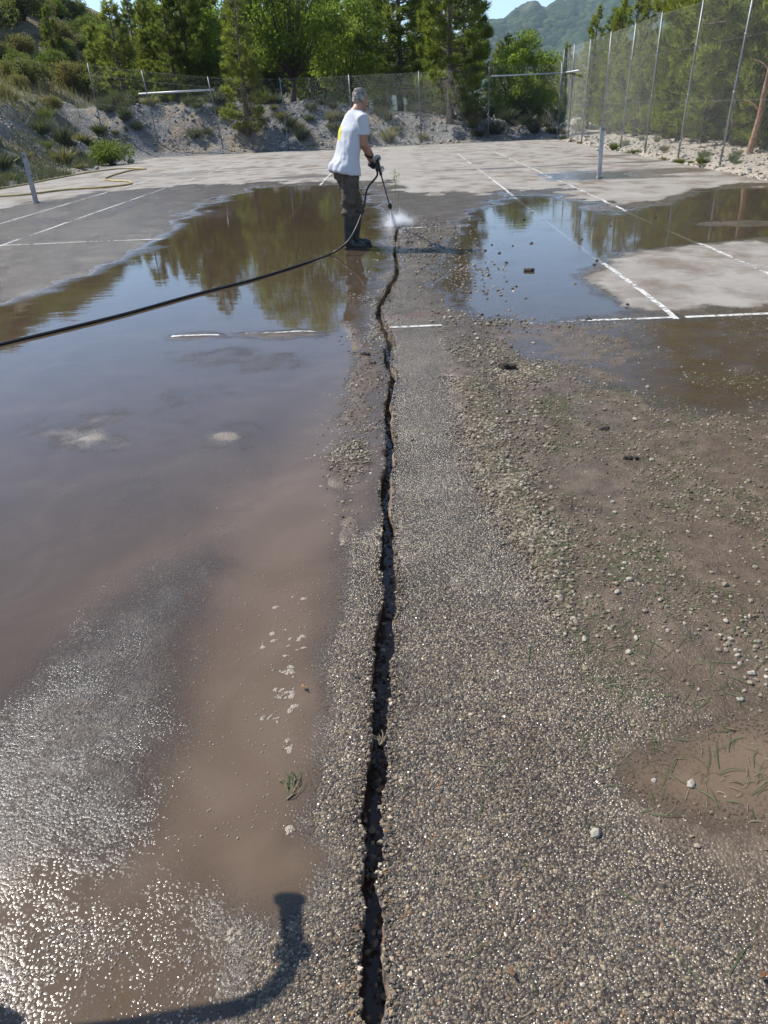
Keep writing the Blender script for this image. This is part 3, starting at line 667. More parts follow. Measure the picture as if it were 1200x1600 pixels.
def make_pine(seed, H, base, R, shape=0.8, wh=0.40, nb=7, dens=1.5, needle=0.25, width=0.034, per=11, drop=0.25):
    r = np.random.default_rng(seed); mb = MB()
    tz = np.linspace(0, H, 12); wob = np.cumsum(r.normal(0, 0.03, (12, 2)), 0)*H/12
    tp = np.concatenate([wob, tz[:, None]], 1); mb.tube(tp, np.interp(tz, [0, H], [0.016*H+0.03, 0.012]), 8)
    C = []; D = []
    z = base
    while z < H-0.1:
        t = (z-base)/(H-base); L0 = R*(1-t)**shape*(0.35+0.65*min(1, (t+0.08)*5))
        for k in range(nb):
            if r.random() < 0.12: continue
            a = r.random()*6.283; L = L0*(0.55+0.6*r.random())+0.15; zz = z+r.normal(0, wh*0.35)
            c0 = np.array([np.interp(zz, tz, tp[:, 0]), np.interp(zz, tz, tp[:, 1]), zz]); up = 0.55*t-drop*(1-t)+r.normal(0, 0.12)
            s = np.linspace(0, 1, 5); dirh = np.array([math.cos(a), math.sin(a), 0])
            Pb = c0+dirh*(L*s)[:, None]+np.array([0, 0, 1])*(L*(up*s+0.28*s*s))[:, None]
            mb.tube(Pb, np.linspace(0.012+0.012*L, 0.006, 5), 4, cap=False)
            m_ = max(3, int(L*14*dens)); ss = 0.25+0.75*np.sqrt(r.random(m_)); sidev = np.array([-dirh[1], dirh[0], 0])
            w = (1.05-ss)*L*0.55+0.08
            cc = np.stack([np.interp(ss, s, Pb[:, i]) for i in range(3)], 1)+sidev*(r.uniform(-1, 1, m_)*w)[:, None]+np.array([0, 0, 1])*r.normal(0.03, 0.07, m_)[:, None]
            C.append(cc); D.append(np.repeat((dirh*0.6+np.array([0, 0, 0.55]))[None], m_, 0)+sidev*r.uniform(-.5, .5, m_)[:, None])
        z += wh*(0.8+0.4*r.random())
    C = np.concatenate(C+[tp[-1:]+[0, 0, 0.1]]); D = np.concatenate(D+[np.array([[0, 0, 1.0]])])
    return mb.mesh('trunk'), blades(C, D, r, per, needle, width, 0.45, 'crown')
def make_broad(seed, H, base, R, nclump=55, per=170, size=0.13, lean=0.0):
    r = np.random.default_rng(seed); mb = MB()
    fork = base*0.75
    mb.tube(catmull([(0, 0, 0), (0.05*H*lean, 0.03, fork*0.5), (0.08*H*lean, 0, fork), (0.1*H*lean, 0.05, H*0.6)], 4), np.linspace(0.022*H+0.03, 0.03, 13), 8)
    cz = (base+H)/2; C = []; T = []
    for k in range(nclump):
        d = rand_dirs(1, r)[0]; rad = (0.45+0.55*r.random()**0.5)
        p = np.array([d[0]*R*rad, d[1]*R*rad, cz+d[2]*(H-base)/2*rad]); p += r.normal(0, 0.12*R, 3)
        st = np.array([0.08*H*lean, 0, fork*(0.8+0.5*r.random())]); midp = st*0.45+p*0.55+np.array([0, 0, -0.10*R])
        mb.tube(catmull([st, midp, p], 4), np.linspace(0.004*H+0.012, 0.008, 9), 5, cap=False)
        cr_ = R*(0.20+0.16*r.random()); n = int(per*(0.6+0.8*r.random()))
        dd = rand_dirs(n, r)*(r.random((n, 1))**0.45); C.append(p+dd*cr_*np.array([1.15, 1.15, 0.75])); T.append(np.full(n, r.random()))
    return mb.mesh('trunk'), leaves(np.concatenate(C), r, size, 'crown', np.concatenate(T))
def make_shrub(seed, H, R, nclump=16, per=70, size=0.085):
    r = np.random.default_rng(seed); mb = MB(); C = []; T = []
    for k in range(nclump):
        a = r.random()*6.283; q = math.sqrt(r.random()); z = H*(0.25+0.6*r.random()*(1-0.5*q*q))
        p = np.array([R*0.8*q*math.cos(a), R*0.8*q*math.sin(a), z]); mb.tube(catmull([(0, 0, -0.15), p*[0.3, 0.3, 0.5], p], 3), np.linspace(0.022, 0.006, 7), 4, cap=False)
        n = int(per*(0.5+r.random())); C.append(p+rand_dirs(n, r)*(r.random((n, 1))**0.4)*np.array([R*0.36, R*0.36, H*0.24])); T.append(np.full(n, r.random()))
    return mb.mesh('stem'), leaves(np.concatenate(C), r, size, 'foliage', np.concatenate(T), 0.5)
def make_tussock(seed, H, R, n=260, w=0.02):
    r = np.random.default_rng(seed); a = r.random(n)*6.283; q = np.sqrt(r.random(n))
    C = np.stack([R*0.45*q*np.cos(a), R*0.45*q*np.sin(a), np.zeros(n)], 1)
    D = np.stack([q*np.cos(a)*R/H*0.9, q*np.sin(a)*R/H*0.9, np.ones(n)], 1)
    d = D+r.normal(size=(n, 3))*0.18; d /= np.linalg.norm(d, axis=1)[:, None]
    s = np.cross(d, rand_dirs(n, r)); s /= np.linalg.norm(s, axis=1)[:, None]; l = H*(0.55+0.6*r.random((n, 1))*(1.05-0.3*q[:, None]))
    tip = C+d*l+np.stack([np.cos(a)*q, np.sin(a)*q, -0.3*q], 1)*l*0.25; mid = C+d*l*0.55
    V = np.stack([C-s*w/2, C+s*w/2, mid+s*w*0.4, mid-s*w*0.4, tip], 1).reshape(-1, 3); i = np.arange(n)*5
    F = np.concatenate([np.stack([i, i+1, i+2], 1), np.stack([i, i+2, i+3], 1), np.stack([i+3, i+2, i+4], 1)])
    return fmesh('tussock', V, F, {'tint': np.repeat(r.random(n), 5)})

PINES = [make_pine(1, 9.5, 0.9, 2.2), make_pine(2, 11.0, 1.5, 2.5), make_pine(3, 8.5, 0.5, 2.1), make_pine(4, 10.0, 1.8, 2.2)]
YOUNG = [make_pine(8, 6.2, 0.5, 1.15, shape=0.9, wh=0.34, nb=6, dens=1.2, needle=0.2), make_pine(9, 4.2, 0.25, 1.1, shape=0.9, wh=0.3, nb=7, dens=1.5, needle=0.2)]
BROAD = [make_broad(21, 8.0, 1.7, 3.1, 80, 210, 0.17, 0.3), make_broad(22, 4.6, 0.25, 2.0, 70, 210, 0.14), make_broad(23, 6.5, 0.6, 2.5, 90, 220, 0.16)]
SHRUBS = [make_shrub(31+k, 1.5, 1.2, 30, 130, 0.10) for k in range(3)]
TUSS = [make_tussock(41, 0.42, 0.36, 300), make_tussock(42, 0.30, 0.30, 220), make_tussock(43, 0.6, 0.32, 240)]
def linkm(name, me, mat, parent=None):
    """link a copy that shares the mesh but has its own material"""
    if len(me.materials) == 0: me.materials.append(mat)
    o = link(name, me, None, parent); o.material_slots[0].link = 'OBJECT'; o.material_slots[0].material = mat
    return o
def tree(name, pair, x, y, label, cat, group, mat, bark, s=1.0, rz=None, dz=-0.1, names=('trunk', 'crown'), tilt=0):
    root = tag(empty(name, (x, y, th(x, y)+dz), rng.random()*6.28 if rz is None else rz, s), label, cat, group)
    if tilt: root.rotation_euler = (tilt*rng.normal(), tilt*rng.normal(), root.rotation_euler[2])
    linkm(names[0], pair[0], bark, root); linkm(names[1], pair[1], mat, root)
    return root
def XA(u, Y): return at(u, 200, Y)[0]
# --- trees that stand out
o = tree('young_pine', YOUNG[0], XA(386, 39.2), 39.2, 'slender young pine with rusty lower needles in front of the grey mound', 'pine tree', None, M_PINEY, M_BARKPALE, 1.0)
r_ = np.random.default_rng(5); n_ = 90
ru = blades(np.stack([r_.normal(0, 0.28, n_), r_.normal(0, 0.28, n_), r_.uniform(0.25, 2.6, n_)], 1), rand_dirs(n_, r_), r_, 9, 0.15, 0.024, 0.5, 'dry_needles')
link('dry_needles', ru, M_RUST, o)
tree('oak_tree', BROAD[0], XA(462, 47), 47, 'broad bright green leafy tree with forked dark trunk behind the mound', 'tree', None, M_LEAF, M_BARK, 1.05, 1.0)
tree('oak_tree', BROAD[2], XA(545, 50), 51, 'pale lime green leafy tree beside the broad forked tree', 'tree', None, M_LEAFY, M_BARK, 0.9)
tree('pine_tree', PINES[1], XA(628, 46), 46, 'dark tall pine standing just behind the mound near the man', 'pine tree', None, M_PINE, M_BARK, 1.0)
tree('pine_tree', PINES[0], XA(703, 40.5), 40.5, 'bushy full pine with bare lower twigs rooted at the foot of the mound', 'pine tree', None, M_PINE, M_BARKPALE, 1.0)
tree('leafy_tree', BROAD[1], XA(815, 43.5), 43.5, 'round bright green bushy tree below the pale fence rail', 'tree', None, M_LEAFY, M_BARK, 0.82)
tree('pine_tree', PINES[2], XA(790, 54), 54, 'small dark pine rising behind the round bushy tree', 'pine tree', None, M_PINE, M_BARK, 0.56)
tree('young_pine', YOUNG[1], XA(205, 43.5), 43.5, 'small dense green pine on the bank behind the marl cut', 'pine tree', None, M_PINEY, M_BARK, 1.1)
tree('pine_tree', PINES[2], XA(310, 46), 46, 'dark pine with full low branches left of the broad forked tree', 'pine tree', None, M_PINE, M_BARK, 0.85)
tree('leafy_tree', BROAD[1], XA(352, 47), 47, 'low bright green leafy tree behind the slender young pine', 'tree', None, M_LEAFY, M_BARK, 0.9)
# --- look-alike background trees
for i, (u, Y, s) in enumerate([(575, 58, 0.95), (600, 66, 1.0), (660, 60, 0.95), (725, 56, 0.95), (738, 64, 0.8), (680, 70, 1.0), (520, 62, 1.0), (440, 64, 1.0), (395, 60, 0.9), (330, 60, 0.8), (480, 72, 1.0)]):
    tree('pine_tree', PINES[i % 4], XA(u, Y), Y, 'tall pine in the row behind the grey mound', 'pine tree', 'pines behind the mound', M_PINE, M_BARK, s)
for i, (u, Y, s) in enumerate([(850, 52, 0.42), (880, 56, 0.45), (905, 62, 0.5), (925, 70, 0.52), (860, 70, 0.5), (835, 62, 0.45), (945, 58, 0.46), (805, 75, 0.5), (960, 76, 0.55), (775, 62, 0.5), (890, 66, 0.45), (915, 54, 0.4)]):
    tree('pine_tree', PINES[(i+2) % 4], XA(u, Y), Y, 'lower pine beyond the far corner of the wire fence', 'pine tree', 'pines beyond the fence corner', M_PINEY, M_BARK, s*1.0)
k = 0
for i in range(48):
    Y = 12+i*0.72+rng.normal(0, 0.3); X = 10.4+(i % 4)*2.2+rng.normal(0, 0.5)+0.02*Y
    tree('pine_tree', PINES[(i*7+1) % 4], X, Y, 'pine in the dense stand behind the side wire fence', 'pine tree', 'pines behind the side fence', M_PINEY if i % 3 else M_PINE, M_BARKPALE, (0.85+0.35*rng.random())*float(np.interp(Y, [12, 27, 33, 48], [0.98, 0.90, 0.44, 0.36])), tilt=0.03)
for i in range(34):
    Y = 14+i*0.82+rng.normal(0, 0.4); X = 9.8+rng.normal(0, 0.35)+0.8*(i % 2)
    tree('young_pine', YOUNG[i % 2], X, Y, 'young pine filling the gaps behind the side wire fence', 'pine tree', 'young pines behind the side fence', M_PINEY, M_BARK, 0.62+0.25*rng.random())
for i in range(12):
    Y = 54+rng.random()*24; u = 300+(i*23.3) % 430
    br = i % 3 == 0
    if br: tree('leafy_tree', BROAD[(i//3) % 3], XA(u, Y), Y, 'leafy tree among the pines behind the mound', 'tree', 'leafy trees among the pines', M_LEAFY if i % 2 else M_LEAF, M_BARK, 0.75+0.35*rng.random())
    else: tree('pine_tree', PINES[i % 4], XA(u, Y), Y, 'tall pine in the row behind the grey mound', 'pine tree', 'pines behind the mound', M_PINE if i % 2 else M_PINEY, M_BARK, 0.7+0.3*rng.random())
for i in range(4):
    Y = 44+rng.random()*14; u = 60+rng.random()*260
    tree('pine_tree', YOUNG[i % 2] if i % 2 else PINES[i % 4], XA(u, Y), Y, 'pine growing among the hillside shrubs', 'pine tree', 'pines among the hillside shrubs', M_PINEY if i % 3 else M_PINE, M_BARK, 0.5+0.4*rng.random())
for i, (u, Y, s, k) in enumerate([(215, 53, 0.36, 1), (250, 50, 0.45, 0), (285, 53, 0.5, 1), (232, 58, 0.5, 0), (268, 60, 0.55, 0), (192, 58, 0.36, 1)]):
    if k: tree('leafy_tree', BROAD[i % 3], XA(u, Y), Y, 'small leafy tree on the slope behind the marl cut', 'tree', 'small leafy trees on the slope', M_LEAF if i % 4 == 1 else M_SHRUB[1], M_BARK, s)
    else: tree('pine_tree', PINES[i % 4], XA(u, Y), Y, 'small pine on the slope behind the marl cut', 'pine tree', 'small pines on the slope', M_PINEY, M_BARK, s)
# leaning dead trunk behind the fence
p0 = at(1172, 228, 20.5); p1 = at(1197, 132, 20.2); dt = tag(empty('dead_trunk', (p0[0], p0[1], th(p0[0], p0[1]))), 'leaning bare orange dead trunk behind the side fence', 'dead tree')
mb = MB(); q = p1-np.array([p0[0], p0[1], th(p0[0], p0[1])]); mb.tube(catmull([(0, 0, -0.1), q*0.5+[0.04, 0, 0], q, q*1.5], 5), np.linspace(0.085, 0.04, 16), 9); link('trunk', mb.mesh('trunk'), M_DEAD, dt)
for kk in range(4):
    mb = MB(); s_ = q*(0.35+0.28*kk); e_ = s_+np.array([(-1)**kk*0.35, 0.2, 0.25]); mb.tube(catmull([s_, (s_+e_)/2+[0, 0, 0.05], e_], 3), np.linspace(0.025, 0.008, 7), 6); link('bare_branch', mb.mesh('bare_branch'), M_DEAD, dt)

# --- hillside shrubs (left) and bank tussocks
lab = ['dark green shrub on the hillside above the marl cut', 'olive shrub on the hillside above the marl cut', 'brown autumn shrub on the hillside above the marl cut', 'fresh green shrub on the hillside above the marl cut']
grp = ['dark hillside shrubs', 'olive hillside shrubs', 'brown hillside shrubs', 'green hillside shrubs']
cnt = 0
for i in range(600):
    x = -16.5-rng.random()*42; y = 19+rng.random()*52
    if x > -18.5 and y < 44 and rng.random() < 0.6: continue
    kd = rng.choice(4, p=[0.2, 0.3, 0.33, 0.17]); s = (0.45+0.75*rng.random())*(1+0.02*max(0, -x-20))
    if y < 24: s *= 0.7
    tree('hillside_shrub', SHRUBS[rng.integers(3)], x, y, lab[kd], 'shrub', grp[kd], M_SHRUB[kd], M_BARK, s, names=('stem', 'foliage')); cnt += 1
    if cnt >= 290: break
for i in range(60):
    x = -24-rng.random()*30; y = 48+rng.random()*30; kd = int(rng.choice([0, 1, 2, 2, 1]))
    tree('hillside_shrub', SHRUBS[i % 3], x, y, ['dark green', 'olive', 'brown autumn'][kd]+' shrub high on the slope above the marl cut', 'shrub', ['dark', 'olive', 'brown'][kd]+' shrubs high on the slope', M_SHRUB[kd], M_BARK, 1.1+0.7*rng.random(), names=('stem', 'foliage'))
for i in range(16):
    x = -13-rng.random()*10+i*0.35; y = 45+rng.random()*8; kd = int(rng.integers(4))
    tree('mound_shrub', SHRUBS[i % 3], x, y, ['dark green', 'olive', 'brown', 'fresh green'][kd]+' shrub growing behind the crest of the mound', 'shrub', 'shrubs behind the mound %s' % ['dark', 'olive', 'brown', 'green'][kd], M_SHRUB[kd], M_BARK, 0.6+0.5*rng.random(), names=('stem', 'foliage'))
for i, (u, Y, s) in enumerate([(740, 45, 0.7), (690, 46.5, 0.6), (655, 46, 0.7), (770, 44.5, 0.55), (850, 43, 0.6), (872, 44, 0.7), (600, 46, 0.6), (520, 46, 0.6)]):
    tree('mound_shrub', SHRUBS[i % 3], XA(u, Y), Y, 'low green shrub between the pines on the mound', 'shrub', 'low shrubs between the pines', M_SHRUB[3 if i % 2 else 0], M_BARK, s, names=('stem', 'foliage'))
o = tree('bank_shrub', SHRUBS[1], XA(172, 33.0)-0.2, 33.0, 'rounded yellow green shrub at the foot of the marl cut', 'shrub', None, M_SHRUB[3], M_BARK, 0.8, names=('stem', 'foliage'))
tl = ['grey green lavender tussock on the marl bank', 'green grass tussock on the marl bank', 'dry straw tussock on the marl bank']
def tussock(x, y, kd, s, label, group, zz=None):
    o = linkm('tussock', TUSS[int(rng.integers(3))], M_TUSS[kd]); o.location = (x, y, (th(x, y) if zz is None else zz)-0.02); o.rotation_euler[2] = rng.random()*6.28; o.scale = (s, s, s*(0.8+0.4*rng.random()))
    return tag(o, label, 'tussock', group)
for i in range(95):
    x = -15+rng.random()*24; y = 39.0+rng.random()*3.4
    kd = 0 if rng.random() < 0.72 else 2
    tussock(x, y, kd, 0.6+1.0*rng.random(), ['grey green lavender tussock on the mound behind the fence', '', 'dry straw tussock on the mound behind the fence'][kd], ['lavender tussocks on the mound', '', 'straw tussocks on the mound'][kd])
for i in range(150):
    y = 14+rng.random()*24; dl = rng.random()*6.5; x = -11.7-dl-1.4*float(sstep(27, 37, y)); kd = rng.choice(3, p=[0.4, 0.3, 0.3] if dl < 1.8 else ([0.6, 0.1, 0.3] if dl < 4.2 else [0.3, 0.2, 0.5]))
    if 1.8 < dl < 4.0 and rng.random() < 0.55: continue
    tussock(x, y, int(kd), 0.7+0.9*rng.random(), ['grey green lavender tussock on the cut bank beside the court', 'green grass tussock on the cut bank beside the court', 'dry straw tussock on the cut bank beside the court'][kd], ['lavender tussocks on the cut bank', 'grass tussocks on the cut bank', 'straw tussocks on the cut bank'][kd])
for i in range(26):
    y = 15+rng.random()*22; x = 7.3+rng.random()**1.5*1.6
    tussock(x, y, 1 if i % 3 else 2, 0.25+0.3*rng.random(), ['green grass tuft at the foot of the side fence', 'straw tuft at the foot of the side fence'][0 if i % 3 else 1], ['grass tufts along the side fence', 'straw tufts along the side fence'][0 if i % 3 else 1])
for (u, v) in [(972, 240), (985, 241), (1088, 258), (952, 233), (1050, 262), (1000, 250)]:
    q = g(u, v); tussock(q[0]+0.15, q[1], 1, 0.5, 'fresh green grass tuft growing at the edge of the asphalt', 'grass tufts at the asphalt edge')
# uncountable grass on the low bank, and rubble
def stuff_blades(name, X, Y, Z, H, W, mat, label, seed):
    r = np.random.default_rng(seed); n = len(X); C = np.stack([X, Y, Z], 1); d = r.normal(size=(n, 3))*0.35+[0, 0, 1]; l = (H*(0.5+r.random(n)))[:, None]
    s = np.cross(d, rand_dirs(n, r)); s /= np.linalg.norm(s, axis=1)[:, None]
    V = np.stack([C-s*W/2, C+s*W/2, C+d*l], 1).reshape(-1, 3)
    return tag(link(name, fmesh(name, V, np.arange(3*n).reshape(-1, 3), {'tint': np.repeat(r.random(n), 3)}), mat), label, kind='stuff')
n_ = 15000; gy = 13+rng.random(n_)*26; gx = -11.6-rng.random(n_)**1.4*2.6-1.4*sstep(27, 37, gy); kp = fbm(gx*0.8, gy*0.8, 3, 51) > -0.12; gx, gy = gx[kp], gy[kp]
stuff_blades('bank_grass', gx, gy, terrain_h(gx, gy)-0.01, 0.20, 0.022, M_TUSS[0], 'grey green grass on the foot of the bank beside the court', 61)
n_ = 30000; gx = -15.6-rng.random(n_)*22; gy = 17+rng.random(n_)*34; kp = fbm(gx*0.6, gy*0.6, 3, 52) > -0.15; gx, gy = gx[kp], gy[kp]
stuff_blades('hillside_grass', gx, gy, terrain_h(gx, gy)-0.01, 0.40, 0.035, M_TUSS[2], 'dry straw grass on the hillside', 62)
ICO = None
def ico():
    bm = bmesh.new(); bmesh.ops.create_icosphere(bm, subdivisions=1, radius=1.0); V = np.array([v.co[:] for v in bm.verts]); F = np.array([[v.index for v in f.verts] for f in bm.faces]); bm.free(); return V, F
ICOV, ICOF = ico()
OCTV = np.array([(1, 0, 0), (-1, 0, 0), (0, 1, 0), (0, -1, 0), (0, 0, 1), (0, 0, -1)], float); OCTF = np.array([(0, 2, 4), (2, 1, 4), (1, 3, 4), (3, 0, 4), (2, 0, 5), (1, 2, 5), (3, 1, 5), (0, 3, 5)])
def pebbles(C, S, seed, col, flat=0.75, jitter=0.22, BV=None, BF=None):
    """many angular stones as one mesh; C centres, S radii, col (n,3) albedo"""
    r = np.random.default_rng(seed); n = len(C); q = r.normal(size=(n, 4)); q /= np.linalg.norm(q, axis=1)[:, None]
    w, x, y, z = q.T; R = np.stack([1-2*(y*y+z*z), 2*(x*y-z*w), 2*(x*z+y*w), 2*(x*y+z*w), 1-2*(x*x+z*z), 2*(y*z-x*w), 2*(x*z-y*w), 2*(y*z+x*w), 1-2*(x*x+y*y)], 1).reshape(n, 3, 3)
    BV = ICOV if BV is None else BV; BF = ICOF if BF is None else BF
    nv = len(BV); B = BV[None]*(1+r.uniform(-jitter, jitter, (n, nv, 1)))*r.uniform(0.65, 1.15, (n, 1, 3))
    V = np.einsum('nij,nvj->nvi', R, B)*S[:, None, None]; V[..., 2] *= flat; V += C[:, None, :]
    F = (BF[None]+(np.arange(n)*nv)[:, None, None]).reshape(-1, 3)
    return V.reshape(-1, 3), F, np.repeat(col, nv, 0)
#=====PART4=====
# ================================================================== PERSON WITH PRESSURE LANCE
DG = bpy.context.evaluated_depsgraph_get
def remesh(mb, voxel, smooth_it=6, fac=0.5, name='m'):
    me = mb.mesh(name); o = bpy.data.objects.new('tmp', me); COL.objects.link(o)
    md = o.modifiers.new('r', 'REMESH'); md.mode = 'VOXEL'; md.voxel_size = voxel; md.use_smooth_shade = True
    sm = o.modifiers.new('s', 'SMOOTH'); sm.factor = fac; sm.iterations = smooth_it
    bpy.context.view_layer.update(); dg = DG(); ev = bpy.data.meshes.new_from_object(o.evaluated_get(dg)); ev.name = name
    bpy.data.objects.remove(o); bpy.data.meshes.remove(me)
    ev.polygons.foreach_set('use_smooth', np.full(len(ev.polygons), True)); return ev
def wrinkle(me, amp, fx, fy, fz, seed, wfun=None):
    n = len(me.vertices); co = np.empty(n*3, np.float32); me.vertices.foreach_get('co', co); co = co.reshape(-1, 3)
    no = np.empty(n*3, np.float32); me.vertices.foreach_get('normal', no); no = no.reshape(-1, 3)
    a = fbm(co[:, 0]*fx+co[:, 2]*fz, co[:, 1]*fy+co[:, 2]*fz*0.7, 3, seed)*2*amp
    if wfun is not None: a = a*wfun(co)
    co += no*a[:, None]; me.vertices.foreach_set('co', co.ravel()); me.update()
    return co, no
def loft(mb, rings, right, fwd, n=20, tilt=None):
    """rings: (centre, half width, half depth, power)"""
    V = []; 
    for c, rx, ry in rings:
        th_ = np.arange(n)*2*math.pi/n; cx_ = np.sign(np.cos(th_))*np.abs(np.cos(th_))**0.85; sy_ = np.sign(np.sin(th_))*np.abs(np.sin(th_))**0.85
        V.append(np.asarray(c)+rx*cx_[:, None]*right+ry*sy_[:, None]*fwd+(UP*(tilt[len(V)]*(sy_+0.6*cx_))[:, None] if tilt else 0))
    F = [(i*n+j, i*n+(j+1) % n, (i+1)*n+(j+1) % n, (i+1)*n+j) for i in range(len(rings)-1) for j in range(n)]
    F += [tuple(range(n))[::-1], tuple((len(rings)-1)*n+j for j in range(n))]
    mb.add(np.concatenate(V), F)
BASE = np.array([g(548, 391)[0], 9.72, 0.0])
def J(u, v, Y): return at(u, v, Y)-BASE
fwd = np.array([0.80, 0.60, 0]); rgt = np.array([0.60, -0.80, 0]); UP = np.array([0, 0, 1.0])
pel = J(541, 266, 9.74); wst = J(543, 246, 9.74); chest = J(550, 206, 9.76); shc = J(555, 179, 9.78); nck = J(560, 169, 9.80); hd = J(563.5, 157, 9.85)
rsh = J(566, 187, 9.62); rel = J(568, 225, 9.64); rwr = J(579, 243, 9.80)
lsh = J(548, 182, 9.94); lel = J(573, 232, 10.02); lwr = J(584, 259, 10.04)
hipR = pel+rgt*0.085-UP*0.02; hipL = pel-rgt*0.085-UP*0.02
anR = J(545, 376, 9.66); anL = J(555, 371, 9.86)
knR = J(544, 322, 9.67)+fwd*0.02; knL = J(553, 320, 9.86)+fwd*0.03
M_SKIN = simple('sun_tanned_skin', (0.42, 0.225, 0.15), 0.5, var=0.15, scale=9)
M_SHIRT, nt = newmat('white_shirt_cloth'); n = N(nt)
pa = n.attr('print').outputs['Fac']; wv = n('TexNoise', {'Vector': n('TexCoord').outputs['Object'], 'Scale': 40.0, 'Detail': 3.0}).outputs[0]
c = n.mix(n.mapr(n.math('ADD', pa, n.math('MULTIPLY', n.math('SUBTRACT', wv, 0.5), 0.5)), 0.4, 0.6), (0.56, 0.58, 0.62), (0.62, 0.57, 0.10))
n.out(n('BsdfPrincipled', {'Base Color': c, 'Roughness': 0.85, 'Specular IOR Level': 0.2}).outputs[0])
M_TROUS = simple('olive_work_trousers', (0.085, 0.072, 0.054), 0.8, var=0.3, scale=12, bump=0.004, bscale=30)
M_BOOT = simple('dark_rubber', (0.022, 0.028, 0.026), 0.32, var=0.3, scale=10)
M_GLOVE = simple('grey_glove', (0.52, 0.52, 0.50), 0.75, var=0.2, scale=20)
M_BLACK = simple('black_rubber', (0.018, 0.018, 0.020), 0.45, var=0.3, scale=15)
M_HAIR = simple('grey_hair', (0.46, 0.43, 0.39), 0.8, scale=22, col2=(0.06, 0.052, 0.045), bump=0.012, bscale=90)
M_EYE = simple('eye_white', (0.75, 0.74, 0.70), 0.2)
person = tag(empty('person', tuple(BASE)), 'man in white T-shirt, dark trousers and rubber boots hosing out the crack', 'person')
# body: one continuous surface
face = (fwd*0.86+np.array([0.1, 0.25, 0])-UP*0.42); face /= np.linalg.norm(face)
fr_ = np.cross(face, UP); fr_ /= np.linalg.norm(fr_); fu = np.cross(fr_, face)
RH = np.stack([fr_, face, fu], 1)
def hp(x, y, z): return hd+RH@np.array([x*1.1, y*1.05, z])
mb = MB()
mb.ell(hp(0, -0.012, 0.035), (0.076, 0.098, 0.088), RH); mb.ell(hp(0, 0.022, -0.045), (0.060, 0.072, 0.078), RH); mb.ell(hp(0, 0.055, -0.095), (0.032, 0.030, 0.024), RH)
mb.ell(hp(0, 0.080, 0.040), (0.052, 0.014, 0.013), RH, 10, 6)
mb.tube([hp(0, 0.090, 0.028), hp(0, 0.112, -0.012), hp(0, 0.102, -0.026)], [0.009, 0.014, 0.012], 8)
mb.ell(hp(0, 0.090, -0.056), (0.026, 0.010, 0.006), RH, 10, 6); mb.ell(hp(0, 0.088, -0.070), (0.022, 0.010, 0.007), RH, 10, 6)
for sx in (-1, 1): mb.ell(hp(sx*0.078, -0.005, 0.0), (0.010, 0.021, 0.034), RH, 10, 8); mb.ell(hp(sx*0.040, 0.062, -0.012), (0.024, 0.020, 0.02), RH, 10, 6)
mb.tube([hp(0, -0.02, -0.04), nck, shc], [0.062, 0.064, 0.085], 14)
loft(mb, [(pel-UP*0.06, 0.12, 0.10), (pel, 0.15, 0.115), (wst, 0.14, 0.105), (chest, 0.16, 0.11), (shc-UP*0.02, 0.15, 0.085), (shc+UP*0.04, 0.07, 0.06)], rgt, fwd)
for a, b_, c_ in ((rsh, rel, rwr), (lsh, lel, lwr)):
    mb.tube([shc-UP*0.02, a, a*0.55+b_*0.45, b_, b_*0.65+c_*0.35, c_], [0.064, 0.064, 0.057, 0.050, 0.053, 0.035], 12); mb.ell(c_, (0.032,)*3)
for a, b_, c_ in ((hipR, knR, anR), (hipL, knL, anL)):
    mb.tube([a, a*0.5+b_*0.5, b_, b_*0.6+c_*0.4, c_], [0.075, 0.066, 0.05, 0.05, 0.035], 12)
link('body', remesh(mb, 0.011, 3, 0.4, 'body'), M_SKIN, person)
for sx in (-1, 1):
    mb = MB(); mb.ell(hp(sx*0.030, 0.0835, 0.020), (0.011, 0.009, 0.008), RH, 10, 6); link('eye', mb.mesh('eye'), M_EYE, person)
# hair: short, receding
mb = MB(); mb.ell(hp(0, -0.026, 0.042), (0.081, 0.094, 0.086), RH, 22, 14); mb.ell(hp(0, -0.072, -0.004), (0.064, 0.036, 0.052), RH, 18, 12)
for sx in (-1, 1): mb.ell(hp(sx*0.068, -0.025, 0.012), (0.016, 0.045, 0.045), RH, 12, 8)
hair = remesh(mb, 0.007, 3, 0.4, 'hair'); wrinkle(hair, 0.011, 45, 45, 60, 3); link('hair', hair, M_HAIR, person)
# T-shirt
mb = MB(); hem = pel+UP*0.005
loft(mb, [(hem-UP*0.035-fwd*0.012, 0.205, 0.172), (hem+UP*0.05-fwd*0.008, 0.206, 0.166), (wst+UP*0.02, 0.192, 0.142), (wst*0.5+chest*0.5, 0.194, 0.138), (chest+UP*0.02, 0.200, 0.135), (shc-UP*0.055, 0.195, 0.118), (shc+UP*0.0, 0.15, 0.092), (shc+UP*0.045+fwd*0.01, 0.085, 0.075)], rgt, fwd, 26, tilt=[-0.035, -0.02, 0, 0, 0, 0, 0, 0])
for a, b_ in ((rsh, rel), (lsh, lel)):
    d_ = b_-a; mb.tube([shc*0.5+a*0.5-UP*0.02, a, a+d_*0.35, a+d_*0.62], [0.085, 0.082, 0.076, 0.080], 16)
shirt = remesh(mb, 0.011, 5, 0.5, 'shirt')
co, no = wrinkle(shirt, 0.034, 8, 8, 3, 5, lambda c: 0.35+0.9*sstep(chest[2]+0.1, pel[2], c[:, 2]))
back = -(no@fwd); rel_ = co-chest; lat = rel_@rgt
pr_ = np.exp(-(((lat+0.085)/0.065)**4+((rel_[:, 2]+0.01)/0.085)**4))*sstep(0.2, 0.5, back)
a_ = shirt.attributes.new('print', 'FLOAT', 'POINT'); a_.data.foreach_set('value', pr_.astype(np.float32))
link('shirt', shirt, M_SHIRT, person)
